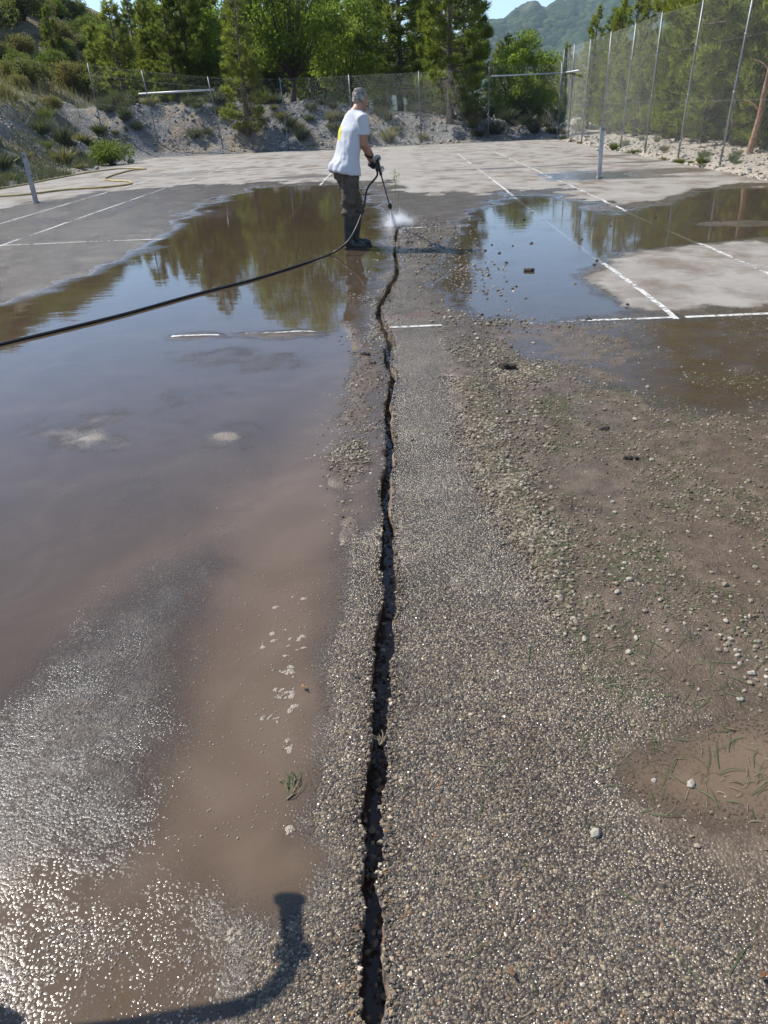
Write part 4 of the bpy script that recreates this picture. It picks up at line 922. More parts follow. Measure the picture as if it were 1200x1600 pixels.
# trousers tucked into boots
mb = MB(); loft(mb, [(pel-UP*0.10, 0.172, 0.145), (pel-UP*0.02, 0.182, 0.145), (pel+UP*0.06, 0.170, 0.130)], rgt, fwd)
for a, b_, c_ in ((hipR, knR, anR), (hipL, knL, anL)):
    t_ = b_*0.72+c_*0.28; mb.tube([a, a*0.5+b_*0.5, b_+UP*0.03, b_-UP*0.03, t_, t_-UP*0.03], [0.118, 0.110, 0.094, 0.090, 0.088, 0.074], 16)
tr_ = remesh(mb, 0.011, 4, 0.5, 'trousers'); wrinkle(tr_, 0.026, 7, 7, 14, 9, lambda c: 0.4+1.0*np.exp(-((c[:, 2]-knR[2]+0.06)/0.14)**2)); link('trousers', tr_, M_TROUS, person)
# rubber boots
tdir = np.array([0.93, 0.05, 0]); tdir /= np.linalg.norm(tdir)
for b_, c_, nm in ((knR, anR, 0), (knL, anL, 1)):
    f0 = np.array([c_[0], c_[1], 0.0]); td = tdir if nm == 0 else np.array([0.88, 0.35, 0]); td = td/np.linalg.norm(td); rd = np.array([td[1], -td[0], 0])
    top = b_*0.80+c_*0.20; mb = MB()
    mb.tube([top, b_*0.45+c_*0.55, c_+UP*0.03, f0+UP*0.075], [0.082, 0.076, 0.060, 0.060], 18)
    R3 = np.stack([td, -rd, UP], 1)
    mb.ell(f0+td*0.02+UP*0.062, (0.080, 0.047, 0.060), R3); mb.ell(f0+td*0.11+UP*0.050, (0.095, 0.050, 0.046), R3); mb.ell(f0+td*0.165+UP*0.042, (0.052, 0.046, 0.036), R3)
    bo = link('boot', remesh(mb, 0.009, 4, 0.45, 'boot'), M_BOOT, person)
    mb = MB(); mb.tube([f0+td*-0.05+UP*0.013, f0+td*0.03+UP*0.013], 0.02, 8)
    mb = MB(); V = []; prof = [(-0.062, 0.0), (-0.055, 0.032), (-0.02, 0.043), (0.05, 0.040), (0.12, 0.052), (0.18, 0.046), (0.215, 0.022), (0.222, 0.0)]
    ring = [f0+td*a+rd*w for a, w in prof]+[f0+td*a-rd*w for a, w in prof[::-1][1:-1]]; nn_ = len(ring)
    V = np.array([p+UP*0.0 for p in ring]+[p+UP*0.026 for p in ring]); mb.add(V, [(i, (i+1) % nn_, nn_+(i+1) % nn_, nn_+i) for i in range(nn_)]+[tuple(range(nn_))[::-1], tuple(range(nn_, 2*nn_))])
    link('sole', mb.mesh('sole', False), M_BLACK, bo)
# lance line
LB = BASE
nozzle = at(610, 325, 11.15)-LB; grip = rwr+np.array([0.055, 0.05, -0.045]); fore = lwr+np.array([0.075, 0.045, -0.065])
ldir = nozzle-fore; ldir /= np.linalg.norm(ldir)
# gloves with five fingers closed round the gun and the lance
def glove(wr, hold, axis, cuffmat, label):
    gd = hold-wr; gl = np.linalg.norm(gd); gd /= gl; ax = axis/np.linalg.norm(axis); pn = np.cross(gd, ax); pn /= np.linalg.norm(pn); ax = np.cross(pn, gd)
    mb = MB(); pc = wr+gd*0.055
    R3 = np.stack([ax, gd, pn], 1); mb.ell(pc, (0.046, 0.052, 0.022), R3); mb.tube([wr-gd*0.05, wr, wr+gd*0.02], [0.042, 0.036, 0.034], 12)
    for k, (o_, ln) in enumerate([(-0.033, 0.9), (-0.011, 1.05), (0.011, 1.0), (0.033, 0.8)]):
        b0 = pc+ax*o_+gd*0.04
        mb.tube(catmull([b0, b0+gd*0.030*ln+pn*0.006, b0+gd*0.042*ln+pn*0.032*ln, b0+gd*0.020*ln+pn*0.054*ln, b0+gd*0.0+pn*0.050*ln], 3), np.linspace(0.0125, 0.0095, 13), 8)
    b0 = pc-ax*0.042-gd*0.015; mb.tube(catmull([b0, b0-ax*0.016+gd*0.02+pn*0.018, b0+gd*0.038+pn*0.042, b0+gd*0.05+ax*0.015+pn*0.05], 3), np.linspace(0.0145, 0.010, 10), 8)
    gv = link('glove', remesh(mb, 0.0055, 2, 0.4, 'glove'), M_GLOVE, person)
    mb = MB(); mb.tube([wr-gd*0.065, wr-gd*0.02, wr+gd*0.012], [0.0455, 0.0415, 0.040], 16); link('cuff', mb.mesh('cuff'), M_BLACK, gv)
glove(rwr, grip, np.array([0.2, 0.9, -0.4]), M_BLACK, '')
glove(lwr, fore, ldir, M_BLACK, '')
M_METAL = simple('lance_steel', (0.10, 0.10, 0.105), 0.4, 0.6, var=0.2)
lance = tag(empty('pressure_lance', tuple(BASE)), 'black pressure washer lance and trigger gun held by the man', 'lance')
gunb = fore-ldir*0.30
mb = MB(); Rl = np.array(Vector(ldir).to_track_quat('Y', 'Z').to_matrix())
mb.box(fore-ldir*0.20, (0.042, 0.20, 0.062), Rl); link('gun_body', mb.mesh('gun_body', False, 0.010), M_BLACK, lance)
mb = MB(); hb = fore-ldir*0.27; mb.tube(catmull([hb, hb-UP*0.05-ldir*0.03, hb-UP*0.13-ldir*0.05], 3), [0.02]*7, 10); gh = link('grip_handle', mb.mesh('grip_handle'), M_BLACK, lance)
mb = MB(); mb.tube(catmull([hb+ldir*0.06-UP*0.02, hb+ldir*0.05-UP*0.07, hb+ldir*0.0-UP*0.12], 3), [0.006]*7, 8); link('trigger', mb.mesh('trigger'), M_BLACK, lance)
mb = MB(); mb.tube([fore-ldir*0.10, nozzle-ldir*0.12], 0.0095, 10); link('lance_tube', mb.mesh('lance_tube'), M_METAL, lance)
mb = MB(); mb.tube([fore-ldir*0.09, fore+ldir*0.10], 0.020, 12); link('fore_grip', mb.mesh('fore_grip'), M_BLACK, lance)
mb = MB(); mb.tube([nozzle-ldir*0.13, nozzle-ldir*0.09, nozzle-ldir*0.02, nozzle], [0.018, 0.032, 0.030, 0.014], 12); link('nozzle', mb.mesh('nozzle'), M_BLACK, lance)
# hose: from the gun down to the court and away to the left
hend = hb-UP*0.13-ldir*0.05+LB
def onw(u, v, dz=0.012):
    q = g(u, v); return np.array([q[0], q[1], max(0.0, float(relief(np.array([q[0]]), np.array([q[1]]))[0][0]))+dz])
mid = [at(574, 295, 9.66), at(568, 325, 9.55), at(556, 357, 9.40), at(541, 380, 9.25)]
hp_ = catmull([hend, hend-UP*0.06+np.array([-0.01, -0.04, 0])]+mid+[onw(515, 399), onw(470, 415), onw(400, 437), onw(300, 463), onw(200, 491), onw(100, 516), onw(0, 540), onw(-120, 570), onw(-400, 620), onw(-900, 660)], 10)
mb = MB(); mb.tube(hp_-hp_[-1]*0, 0.0125, 8); hose = link('pressure_hose', mb.mesh('pressure_hose'), M_BLACK); tag(hose, 'black pressure hose running from the gun across the muddy puddle', 'hose')
# yellow hose lying on dry asphalt
M_YEL = simple('yellow_hose', (0.48, 0.37, 0.13), 0.5, var=0.2, scale=5)
yh = catmull([onw(*p, 0.022) for p in [(-60, 312), (0, 309), (45, 306), (100, 299), (160, 295), (198, 291), (206, 288), (198, 285.5), (175, 284.5), (164, 282), (168, 279), (182, 274), (205, 268), (228, 265.5), (190, 265), (140, 271), (80, 282), (30, 292), (-60, 306)]], 8)
mb = MB(); mb.tube(yh, 0.024, 8); tag(link('garden_hose', mb.mesh('garden_hose'), M_YEL), 'yellow garden hose looped on the dry asphalt near the leaning net post', 'hose')
# trolley of the pressure washer (just outside the picture; its handlebar casts the shadow on the court)
M_RED = simple('engine_red', (0.35, 0.04, 0.03), 0.35, var=0.15)
def lift(u, v, z):
    q = g(u, v); s = z/math.tan(SUN_EL); return np.array([q[0]+SUN_AZ[0]*s, q[1]+SUN_AZ[1]*s, z])
tr0 = np.array([-1.45, 0.15, 0.0]); trol = tag(empty('pressure_washer_trolley', tuple(tr0)), 'wheeled pressure washer trolley with black handlebar grips beside the crack', 'trolley')
zh = 0.92
a0 = lift(452, 1402, zh); a1 = lift(462, 1495, zh); a2 = lift(440, 1540, zh); a3 = lift(380, 1572, zh); a4 = lift(220, 1602, zh-0.02)
bR = a4+np.array([-0.22, -0.06, -0.03]); b0 = lift(20, 1580, zh); b1 = b0+np.array([-0.05, -0.16, 0]); b2 = b1+np.array([0.08, -0.10, -0.01])
mb = MB(); mb.tube(catmull([a1, a2, a3, a4, bR, b2, b1, b0-np.array([-0.015, 0.06, 0])], 6)-tr0, 0.017, 10); hbp = link('handlebar', mb.mesh('handlebar'), M_BLACK, trol)
for p, q in ((a1, a0), (b1*0.4+b0*0.6, b0)):
    d_ = (q-p)/np.linalg.norm(q-p); L_ = np.linalg.norm(q-p)
    mb = MB(); mb.tube([p, p+d_*0.012, p+d_*0.016, p+d_*(L_-0.016), p+d_*(L_-0.012), q], [0.036, 0.036, 0.022, 0.022, 0.030, 0.030], 14); mb.v = [v_-tr0 for v_ in mb.v]; link('grip', mb.mesh('grip'), M_BLACK, hbp)
for p in (bR, b2):
    mb = MB(); mb.tube(catmull([p, p+[0, -0.25, -0.25], [p[0], -0.1, 0.42]], 5)-tr0, 0.015, 10); link('frame_tube', mb.mesh('frame_tube'), M_BLACK, trol)
mb = MB(); mb.box((0.0, -0.30, 0.38), (0.42, 0.55, 0.30)); link('engine', mb.mesh('engine', False, 0.03), M_RED, trol)
mb = MB(); mb.tube([(0.0, -0.50, 0.50), (0, -0.10, 0.50)], 0.13, 18); link('fuel_tank', mb.mesh('fuel_tank'), M_BLACK, trol)
mb = MB(); mb.box((0, -0.3, 0.205), (0.5, 0.66, 0.03)); link('base_plate', mb.mesh('base_plate', False, 0.006), M_STEEL, trol)
for sx in (-1, 1):
    mb = MB(); th_ = np.linspace(0, 2*math.pi, 25)
    mb.tube(np.stack([np.full(25, sx*0.31), -0.3+0.12*np.cos(th_), 0.155+0.12*np.sin(th_)], 1), 0.036, 8, cap=False); w_ = link('tyre', mb.mesh('tyre'), M_BLACK, trol)
    mb = MB(); mb.tube([(sx*0.285, -0.3, 0.155), (sx*0.335, -0.3, 0.155)], 0.09, 16); link('rim', mb.mesh('rim'), M_STEEL, w_)
for sx in (-1, 1):
    mb = MB(); mb.tube([(sx*0.2, 0.0, 0.19), (sx*0.2, 0.0, 0.012)], 0.016, 8); link('foot', mb.mesh('foot'), M_BLACK, trol)
#=====PART5=====
# ================================================================== AGGREGATE, DEBRIS, SPRAY
def mat_stone(name, rough=0.22, spec=0.6):
    mt, nt = newmat(name); n = N(nt)
    c = n.attr('albedo').outputs['Color']; no = n('TexNoise', {'Vector': n('NewGeometry').outputs['Position'], 'Scale': 300.0, 'Detail': 2.0}).outputs[0]
    c = n.mix(n.math('MULTIPLY', no, 0.5), c, (0.05, 0.045, 0.04), 'MIX')
    n.out(n('BsdfPrincipled', {'Base Color': c, 'Roughness': rough, 'Specular IOR Level': spec}).outputs[0]); return mt
M_AGG = mat_stone('wet_aggregate', 0.24, 0.28); M_LOOSE = mat_stone('loose_stone', 0.65, 0.3)
PAL = np.array([(0.11, 0.11, 0.115), (0.17, 0.165, 0.16), (0.21, 0.19, 0.165), (0.28, 0.235, 0.175), (0.36, 0.295, 0.21), (0.48, 0.42, 0.33), (0.055, 0.055, 0.06), (0.32, 0.19, 0.11), (0.66, 0.62, 0.55)])*np.array([0.96, 0.83, 0.68])
PW = np.array([0.20, 0.19, 0.18, 0.14, 0.08, 0.06, 0.10, 0.02, 0.03])
def palette(n, r): return PAL[r.choice(len(PAL), n, p=PW)]*(0.8+0.4*r.random((n, 1)))
def agg_field(y0, y1, sp, seed, lo=-0.001):
    r = np.random.default_rng(seed); yv = np.arange(y0, y1, sp); C = []
    for y in yv:
        hwid = 0.64*y+0.42; x = np.arange(-hwid-0.1, hwid, sp); x = x+r.uniform(-.45, .45, len(x))*sp; yy_ = y+r.uniform(-.45, .45, len(x))*sp; C.append(np.stack([x, yy_], 1))
    C = np.concatenate(C); h, turb, mud, wet, pink, ridge = relief(C[:, 0], C[:, 1])
    e0 = np.interp(C[:, 1], ys, edges[-1]); e1 = np.interp(C[:, 1], ys, edges[1])
    ok = ~((C[:, 0] > e0-0.002) & (C[:, 0] < e1+0.002)) & (h > lo-0.002) & (r.random(len(C)) > 0.88*sstep(0.25, 0.9, mud)) & (ridge < 0.6) & (r.random(len(C)) > sstep(1.6, 2.4, C[:, 1])) & (r.random(len(C)) < 0.86)
    C = C[ok]; h = h[ok]; mud = mud[ok]; S = sp*0.47*np.clip(np.exp(r.normal(0.0, 0.36, len(C))), 0.4, 2.1)
    col = palette(len(C), r)*(0.48+0.68*np.clip(0.5+1.3*fbm(C[:, :1]*2.6, C[:, 1:2]*2.6, 3, 97), 0, 1)); silt = (np.clip(mud*1.1+0.3*r.random(len(C)), 0, 1)*0.72)[:, None]; col = col*(1-silt)+np.array([0.110, 0.077, 0.049])*silt
    z = h+S*(0.08-0.52*mud)-0.0004
    return np.concatenate([C, z[:, None]], 1), S, col
A = [agg_field(0.55, 1.25, 0.0058, 1), agg_field(1.25, 2.4, 0.0066, 2)]
C = np.concatenate([a[0] for a in A]); S = np.concatenate([a[1] for a in A]); K = np.concatenate([a[2] for a in A])
print('aggregate stones', len(C)); scene['n_agg'] = len(C)
V, F, c_ = pebbles(C, S, 5, K, 0.55, 0.32)
agg = link('aggregate', fmesh('aggregate', V, F, {'albedo': c_}), M_AGG); tag(agg, 'coarse wet stone aggregate exposed in the asphalt on both sides of the crack', kind='stuff')

# small gravel washed out of the crack: uncountable
def scatter(poly, n, seed, dens=None):
    r = np.random.default_rng(seed); lo = poly.min(0); hi = poly.max(0); out = np.zeros((0, 2))
    while len(out) < n:
        q = lo+(hi-lo)*r.random((n*3, 2)); k = sdist(poly, q[:, 0], q[:, 1]) > 0
        if dens is not None: k &= r.random(len(q)) < dens(q[:, 0], q[:, 1])
        out = np.concatenate([out, q[k]])
    return out[:n]
def outside_crack(q, pad=0.01): return np.abs(q[:, 0]-crack_c(q[:, 1])) > crack_hw(q[:, 1])+pad
GP = []
clump = lambda x, y: np.clip(0.15+2.6*fbm(x*3.2, y*3.2, 4, 81), 0.02, 1)
near_w = lambda x, y: clump(x, y)*np.clip(2.2/np.hypot(x, y), 0.08, 1)
zones = [(gp([(700, 575), (745, 545), (830, 570), (860, 680), (850, 760), (880, 850), (830, 840), (780, 780), (735, 680)]), 7000, 0.003, 0.012, clump),
         (gp([(700, 540), (760, 500), (1200, 500), (1500, 520), (1500, 1000), (1200, 1100), (960, 1020), (870, 950), (790, 800), (735, 640)]), 15000, 0.0025, 0.009, near_w),
         (P['ridge_line'], 5200, 0.0025, 0.010, None), (gp([(620, 900), (760, 780), (870, 980), (1200, 1150), (1300, 1320), (900, 1300), (700, 1100)]), 2600, 0.0018, 0.005, None),
         (gp([(640, 345), (700, 340), (760, 420), (800, 500), (900, 520), (760, 560), (690, 560), (690, 440), (640, 400)]), 1800, 0.007, 0.020, clump),
         (gp([(540, 600), (585, 560), (590, 640), (560, 720), (545, 850), (520, 840), (525, 700)]), 2200, 0.003, 0.011, clump),
         (gp([(555, 470), (592, 440), (590, 540), (580, 600), (555, 560)]), 420, 0.006, 0.014, clump),
         (gp([(470, 380), (600, 350), (610, 400), (600, 450), (560, 470), (500, 440)]), 160, 0.006, 0.014, clump),
         (gp([(450, 960), (500, 880), (510, 960), (490, 1080), (475, 1190), (445, 1190), (455, 1080)]), 420, 0.0025, 0.006, clump),
         (gp([(400, 430), (590, 560), (560, 700), (440, 900), (300, 1100), (260, 900), (400, 650)]), 420, 0.0025, 0.007, None),
         (gp([(640, 900), (1200, 1100), (1300, 1600), (640, 1600)]), 260, 0.004, 0.008, None)]
Cs = []; Ss = []; Ks = []
r = np.random.default_rng(77)
PALD = np.array([(0.30, 0.25, 0.18), (0.20, 0.15, 0.10), (0.34, 0.28, 0.20), (0.13, 0.098, 0.068), (0.23, 0.195, 0.12), (0.48, 0.43, 0.34), (0.10, 0.085, 0.07)])
for k, (poly, n_, s0, s1, dn) in enumerate(zones):
    q = scatter(poly, n_, 300+k, dn); q = q+r.normal(0, 0.02, q.shape)*np.hypot(q[:, 0], q[:, 1])[:, None]; q = q[outside_crack(q)]; h = relief(q[:, 0], q[:, 1])[0]
    s = s0+(s1-s0)*r.random(len(q))**2.2; Cs.append(np.concatenate([q, (np.maximum(h, -0.004)+s*0.25)[:, None]], 1)); Ss.append(s); Ks.append(PALD[r.choice(7, len(q), p=[.22, .2, .16, .16, .12, .06, .08])]*(0.75+0.5*r.random((len(q), 1))))
# crumbs along the crack lips and inside it
yl = 0.6+11*r.random(2600)**1.5; sg = np.where(r.random(len(yl)) < 0.5, -1, 1); ed = np.where(sg < 0, np.interp(yl, ys, edges[-1]), np.interp(yl, ys, edges[1]))
xl = ed+sg*np.abs(r.normal(0, 0.010, len(yl))); s = 0.0025+0.005*r.random(len(yl)); Cs.append(np.stack([xl, yl, relief(xl, yl)[0]+s*0.2], 1)); Ss.append(s); Ks.append(palette(len(yl), r))
yi = 0.6+5*r.random(700); xi = crack_c(yi)+r.uniform(-1, 1, len(yi))*crack_hw(yi); s = 0.003+0.008*r.random(len(yi))**2; Cs.append(np.stack([xi, yi, -0.07+0.02*r.random(len(yi))], 1)); Ss.append(s); Ks.append(PALD[r.choice(7, len(yi))]*0.7)
Ca, Sa, Ka = np.concatenate(Cs), np.concatenate(Ss), np.concatenate(Ks); sm_ = Sa < 0.0075
V1, F1, c1_ = pebbles(Ca[sm_], Sa[sm_]*1.1, 9, Ka[sm_], 0.7, 0.3, OCTV, OCTF); V2, F2, c2_ = pebbles(Ca[~sm_], Sa[~sm_], 10, Ka[~sm_], 0.7, 0.3)
V = np.concatenate([V1, V2]); F = np.concatenate([F1, F2+len(V1)]); c_ = np.concatenate([c1_, c2_])
tag(link('washed_gravel', fmesh('washed_gravel', V, F, {'albedo': c_}), M_LOOSE), 'fine gravel and silt crumbs washed out of the crack', kind='stuff')

# bigger loose stones, each one a thing
STN = []
for k in range(10):
    V, F, c_ = pebbles(np.zeros((1, 3)), np.ones(1), 500+k, PALD[[5, 0, 2, 5, 2, 0, 5, 3, 2, 5]][k:k+1]*0.9+0.01, 0.72, 0.16)
    bm = bmesh.new(); me = fmesh('stone', V, F, {'albedo': c_}); bm.from_mesh(me)
    bmesh.ops.subdivide_edges(bm, edges=bm.edges[:], cuts=1, smooth=0.08, use_grid_fill=True); bm.to_mesh(me); bm.free()
    me.polygons.foreach_set('use_smooth', np.full(len(me.polygons), False)); me.materials.append(M_LOOSE); STN.append(me)
def stone(u, v, px, label, group, k=None):
    q = g(u, v); s = 0.5*px*(g(u+1, v)[0]-q[0])
    h = float(relief(q[:1], q[1:2])[0][0]); o = link('loose_stone', STN[int(rng.integers(10)) if k is None else k]); o.location = (q[0], q[1], max(h, -0.004)+s*0.35)
    o.scale = (s*(0.9+0.4*rng.random()), s*(0.8+0.3*rng.random()), s*(0.75+0.3*rng.random())); o.rotation_euler = (0, 0, rng.random()*6.28)
    return tag(o, label, 'stone', group)
named = [(1022, 1220, 13, 'small pale upright stone in the shallow brown mud puddle', 0), (1080, 1226, 19, 'larger pale angular stone in the shallow brown mud puddle', 3), (1134, 1245, 9, 'yellowish pebble beside the larger angular stone in the mud puddle', 5), (930, 1304, 18, 'elongated whitish stone at the edge of the brown mud puddle', 6),
         (982, 1022, 12, 'whitish triangular stone alone on the silt near the grass strands', 9), (964, 928, 13, 'pale pinkish stone in the debris among torn grass', 0), (1132, 916, 12, 'orange brown stone in the debris among torn grass', 1), (1120, 1240, 0, '', 0)]
for u, v, px, l_, k in named:
    if px: stone(u, v, px, l_, None, k)
rs_ = np.random.default_rng(91)
for i in range(150):
    v = 560+rs_.random()**0.8*560; u = 740+rs_.random()*460
    if u < 740+max(0, (v-700))*0.42: continue
    stone(u, v, (4.5+6.5*rs_.random()**2)*(0.7+0.5*(v-500)/600), 'small pale stone lying in the wet grassy debris right of the crack', 'stones in the grassy debris')
for i in range(34):
    u, v = [(1165, 1005), (1178, 1045), (1150, 1015), (1195, 1060)][i % 4]; stone(u+rs_.normal(0, 25), v+rs_.normal(0, 25), 6+6*rs_.random(), 'pale pebble in the loose cluster by the dark wet patch', 'pebbles by the dark wet patch')
for i in range(22):
    u = 700+rs_.random()*330; v = 330+rs_.random()*150; stone(u, v, 4+4*rs_.random(), 'small dark stone standing out of the shallow blue puddle', 'stones in the blue puddle', 7)
# dark clods
M_CLOD = simple('wet_clod', (0.075, 0.055, 0.04), 0.7, var=0.4, scale=60, bump=0.01, bscale=120)
for u, v, w, l_ in [(792, 578, 34, 'long dark clod of earth on top of the gravel ridge'), (826, 424, 16, 'dark clod sticking out of the blue puddle'), (920, 500, 12, 'dark twiggy clod on the worn white baseline'), (985, 718, 20, 'dark clod among the small pale stones'), (570, 554, 16, 'dark wet clod just left of the crack'), (580, 568, 10, 'small round clod beside the dark wet clod left of the crack'), (640, 380, 8, 'little clod beside the shadow of the man'), (945, 672, 18, 'flat brown clod in the wet silt')]:
    q = g(u, v); s = 0.5*w*(g(u+1, v)[0]-q[0]); mb = MB(); rr = np.random.default_rng(u)
    for k in range(9): mb.ell(rr.normal(0, 0.38, 3)*[1, 0.6, 0.22]+[0, 0, 0.15], (0.34+0.2*rr.random(), 0.3+0.15*rr.random(), 0.22+0.15*rr.random()), nu=8, nv=6)
    me = remesh(mb, 0.07, 1, 0.3, 'clod'); wrinkle(me, 0.12, 4, 4, 4, u); me.polygons.foreach_set('use_smooth', np.full(len(me.polygons), False))
    o = link('mud_clod', me, M_CLOD); o.location = (q[0], q[1], max(0, float(relief(q[:1], q[1:2])[0][0]))); o.scale = (s, s, s); tag(o, l_, 'clod')
# torn grass strands and straw: uncountable litter
def strands(n, zonesp, seed, Ls, W, mat, name, label):
    r = np.random.default_rng(seed); q = np.concatenate([scatter(zp, int(n*w), seed+i, dn) for i, (zp, w, dn) in enumerate(zonesp)]); q = q[outside_crack(q, 0.03)]; n = len(q)
    a = r.normal(0.9, 0.8, n); L = Ls*(0.35+r.random(n)**1.5); cv = r.normal(0, 0.4, n); k = 6; t = np.linspace(0, 1, k)
    ang = a[:, None]+cv[:, None]*(t[None]-0.5)*2; dx = np.cos(ang)*L[:, None]/(k-1); dy = np.sin(ang)*L[:, None]/(k-1)
    X = q[:, :1]+np.cumsum(dx, 1); Y = q[:, 1:]+np.cumsum(dy, 1); h = np.maximum(relief(X.ravel(), Y.ravel())[0].reshape(X.shape), 0.0)+0.0025+0.004*np.sin(t*3.14)[None]*r.random((n, 1))
    w = W*(0.6+0.8*r.random((n, 1)))*np.array([0.7, 1, 1, 0.9, 0.6, 0.12])[None]; nx = -np.sin(ang); ny = np.cos(ang)
    Lf = np.stack([X-nx*w/2, Y-ny*w/2, h], -1); Rt = np.stack([X+nx*w/2, Y+ny*w/2, h+w*0.3], -1)
    V = np.stack([Lf, Rt], 2).reshape(-1, 3); b = (np.arange(n)*k*2)[:, None]+np.arange(k-1)[None]*2; F = np.stack([b, b+1, b+3, b+2], -1).reshape(-1, 4)
    return tag(link(name, fmesh(name, V, F, {'tint': np.repeat(r.random(n), k*2)}), mat), label, kind='stuff')
gz_main = gp([(760, 540), (900, 520), (1300, 520), (1500, 1150), (1300, 1240), (1050, 1230), (950, 1130), (880, 980), (830, 850), (760, 700)])
gz_near = gp([(860, 960), (1000, 980), (1350, 950), (1450, 1200), (1250, 1300), (1000, 1290), (900, 1200)])
gz_sparse = gp([(700, 1000), (1250, 1100), (1350, 1600), (640, 1600)])
gz_ridge = gp([(710, 560), (800, 550), (880, 620), (880, 800), (820, 840), (750, 720)])
M_GR = foliage('torn_grass', (0.045, 0.075, 0.028), (0.130, 0.180, 0.075), 0.25); M_STRAW = foliage('wet_straw', (0.10, 0.075, 0.045), (0.30, 0.25, 0.16), 0.2)
strands(3300, [(gz_main, 0.55, near_w), (gz_near, 0.05, None), (gz_sparse, 0.01, None), (gz_ridge, 0.14, clump), (P['ridge_line'], 0.07, None)], 700, 0.085, 0.0021, M_GR, 'torn_grass', 'torn green grass strands strewn over the wet silt')
strands(5200, [(gz_main, 0.6, near_w), (gz_near, 0.04, None), (gz_sparse, 0.012, None), (gz_ridge, 0.28, clump), (P['ridge_line'], 0.22, None)], 800, 0.045, 0.0020, M_STRAW, 'straw_litter', 'short brown straw and root litter on the wet silt')
# grass sprig lying left of the crack
def tuftlay(u, v, s, label, mat=M_GR, seed=1, name='grass_sprig'):
    r = np.random.default_rng(seed); q = g(u, v); V = []; F = []; n = 9
    for i in range(n):
        a = 1.3+r.normal(0, 0.45); L = s*(0.5+0.6*r.random()); k = 5
        pts = np.array([[q[0]+math.cos(a+0.5*(t-0.5))*L*t, q[1]+math.sin(a+0.5*(t-0.5))*L*t, 0.004+0.012*math.sin(t*3)*r.random()] for t in np.linspace(0, 1, k)]); nn = np.array([-math.sin(a), math.cos(a), 0.2])*0.0016
        b = len(V)
        for p in pts: V += [p-nn, p+nn]
        F += [(b+2*j, b+2*j+1, b+2*j+3, b+2*j+2) for j in range(k-1)]
    return tag(link(name, fmesh(name, np.array(V), np.array(F), {'tint': r.random(len(V))}), mat), label, 'grass')
tuftlay(450, 1232, 0.055, 'uprooted grass sprig lying on the mud left of the crack', seed=3)
tuftlay(448, 1250, 0.09, 'pale uprooted root tuft below the grass sprig', M_STRAW, seed=4, name='root_tuft')
tuftlay(593, 1165, 0.05, 'straw stuck on the lip of the crack', M_STRAW, seed=6, name='straw_tuft')
# weed sprig beyond the spray
q = g(618, 302); w_ = tag(empty('weed', (q[0], q[1], 0)), 'thin green weed growing from the crack beyond the spray', 'weed'); mb = MB(); mb.tube(catmull([(0, 0, -0.02), (0.01, 0, 0.15), (-0.02, 0, 0.32), (0.0, 0, 0.46)], 4), np.linspace(0.006, 0.002, 13), 5); link('stem', mb.mesh('stem'), M_GR, w_)
rr = np.random.default_rng(2); nl_ = 60; zz = rr.uniform(0.08, 0.46, nl_); link('leaves', leaves(np.stack([rr.normal(0, 0.045, nl_), rr.normal(0, 0.045, nl_), zz], 1), rr, 0.035, 'leaves'), M_LEAF, w_)
# fallen leaves
M_DLEAF = foliage('fallen_leaf', (0.20, 0.09, 0.04), (0.42, 0.24, 0.14), 0.2)
def fallen(u, v, s, label, group=None, seed=0):
    q = g(u, v); a = seed*1.7; n = 8; t = np.linspace(0, 2*math.pi, n, endpoint=False); V = [[0, 0, 0.006]]+[[math.cos(x)*s, math.sin(x)*s*0.55*(1+0.2*math.sin(3*x)), 0.004+0.010*abs(math.sin(x+a))] for x in t]
    o = link('fallen_leaf', fmesh('fallen_leaf', V, [(0, 1+i, 1+(i+1) % n) for i in range(n)], {'tint': np.random.default_rng(seed).random(n+1)}), M_DLEAF); o.location = (q[0], q[1], max(0, float(relief(q[:1], q[1:2])[0][0]))+0.004); o.rotation_euler = (0.2, 0.1, a); return tag(o, label, 'leaf', group)
fallen(798, 1527, 0.010, 'pinkish brown fallen leaf on the clean aggregate', seed=1); fallen(1192, 1533, 0.010, 'tan fallen leaf at the wet aggregate edge', seed=2); fallen(1139, 1140, 0.006, 'red leaf fragment among grass strands', None, 3)
fallen(475, 1078, 0.012, 'orange leaf scrap beside the foam', None, 5)
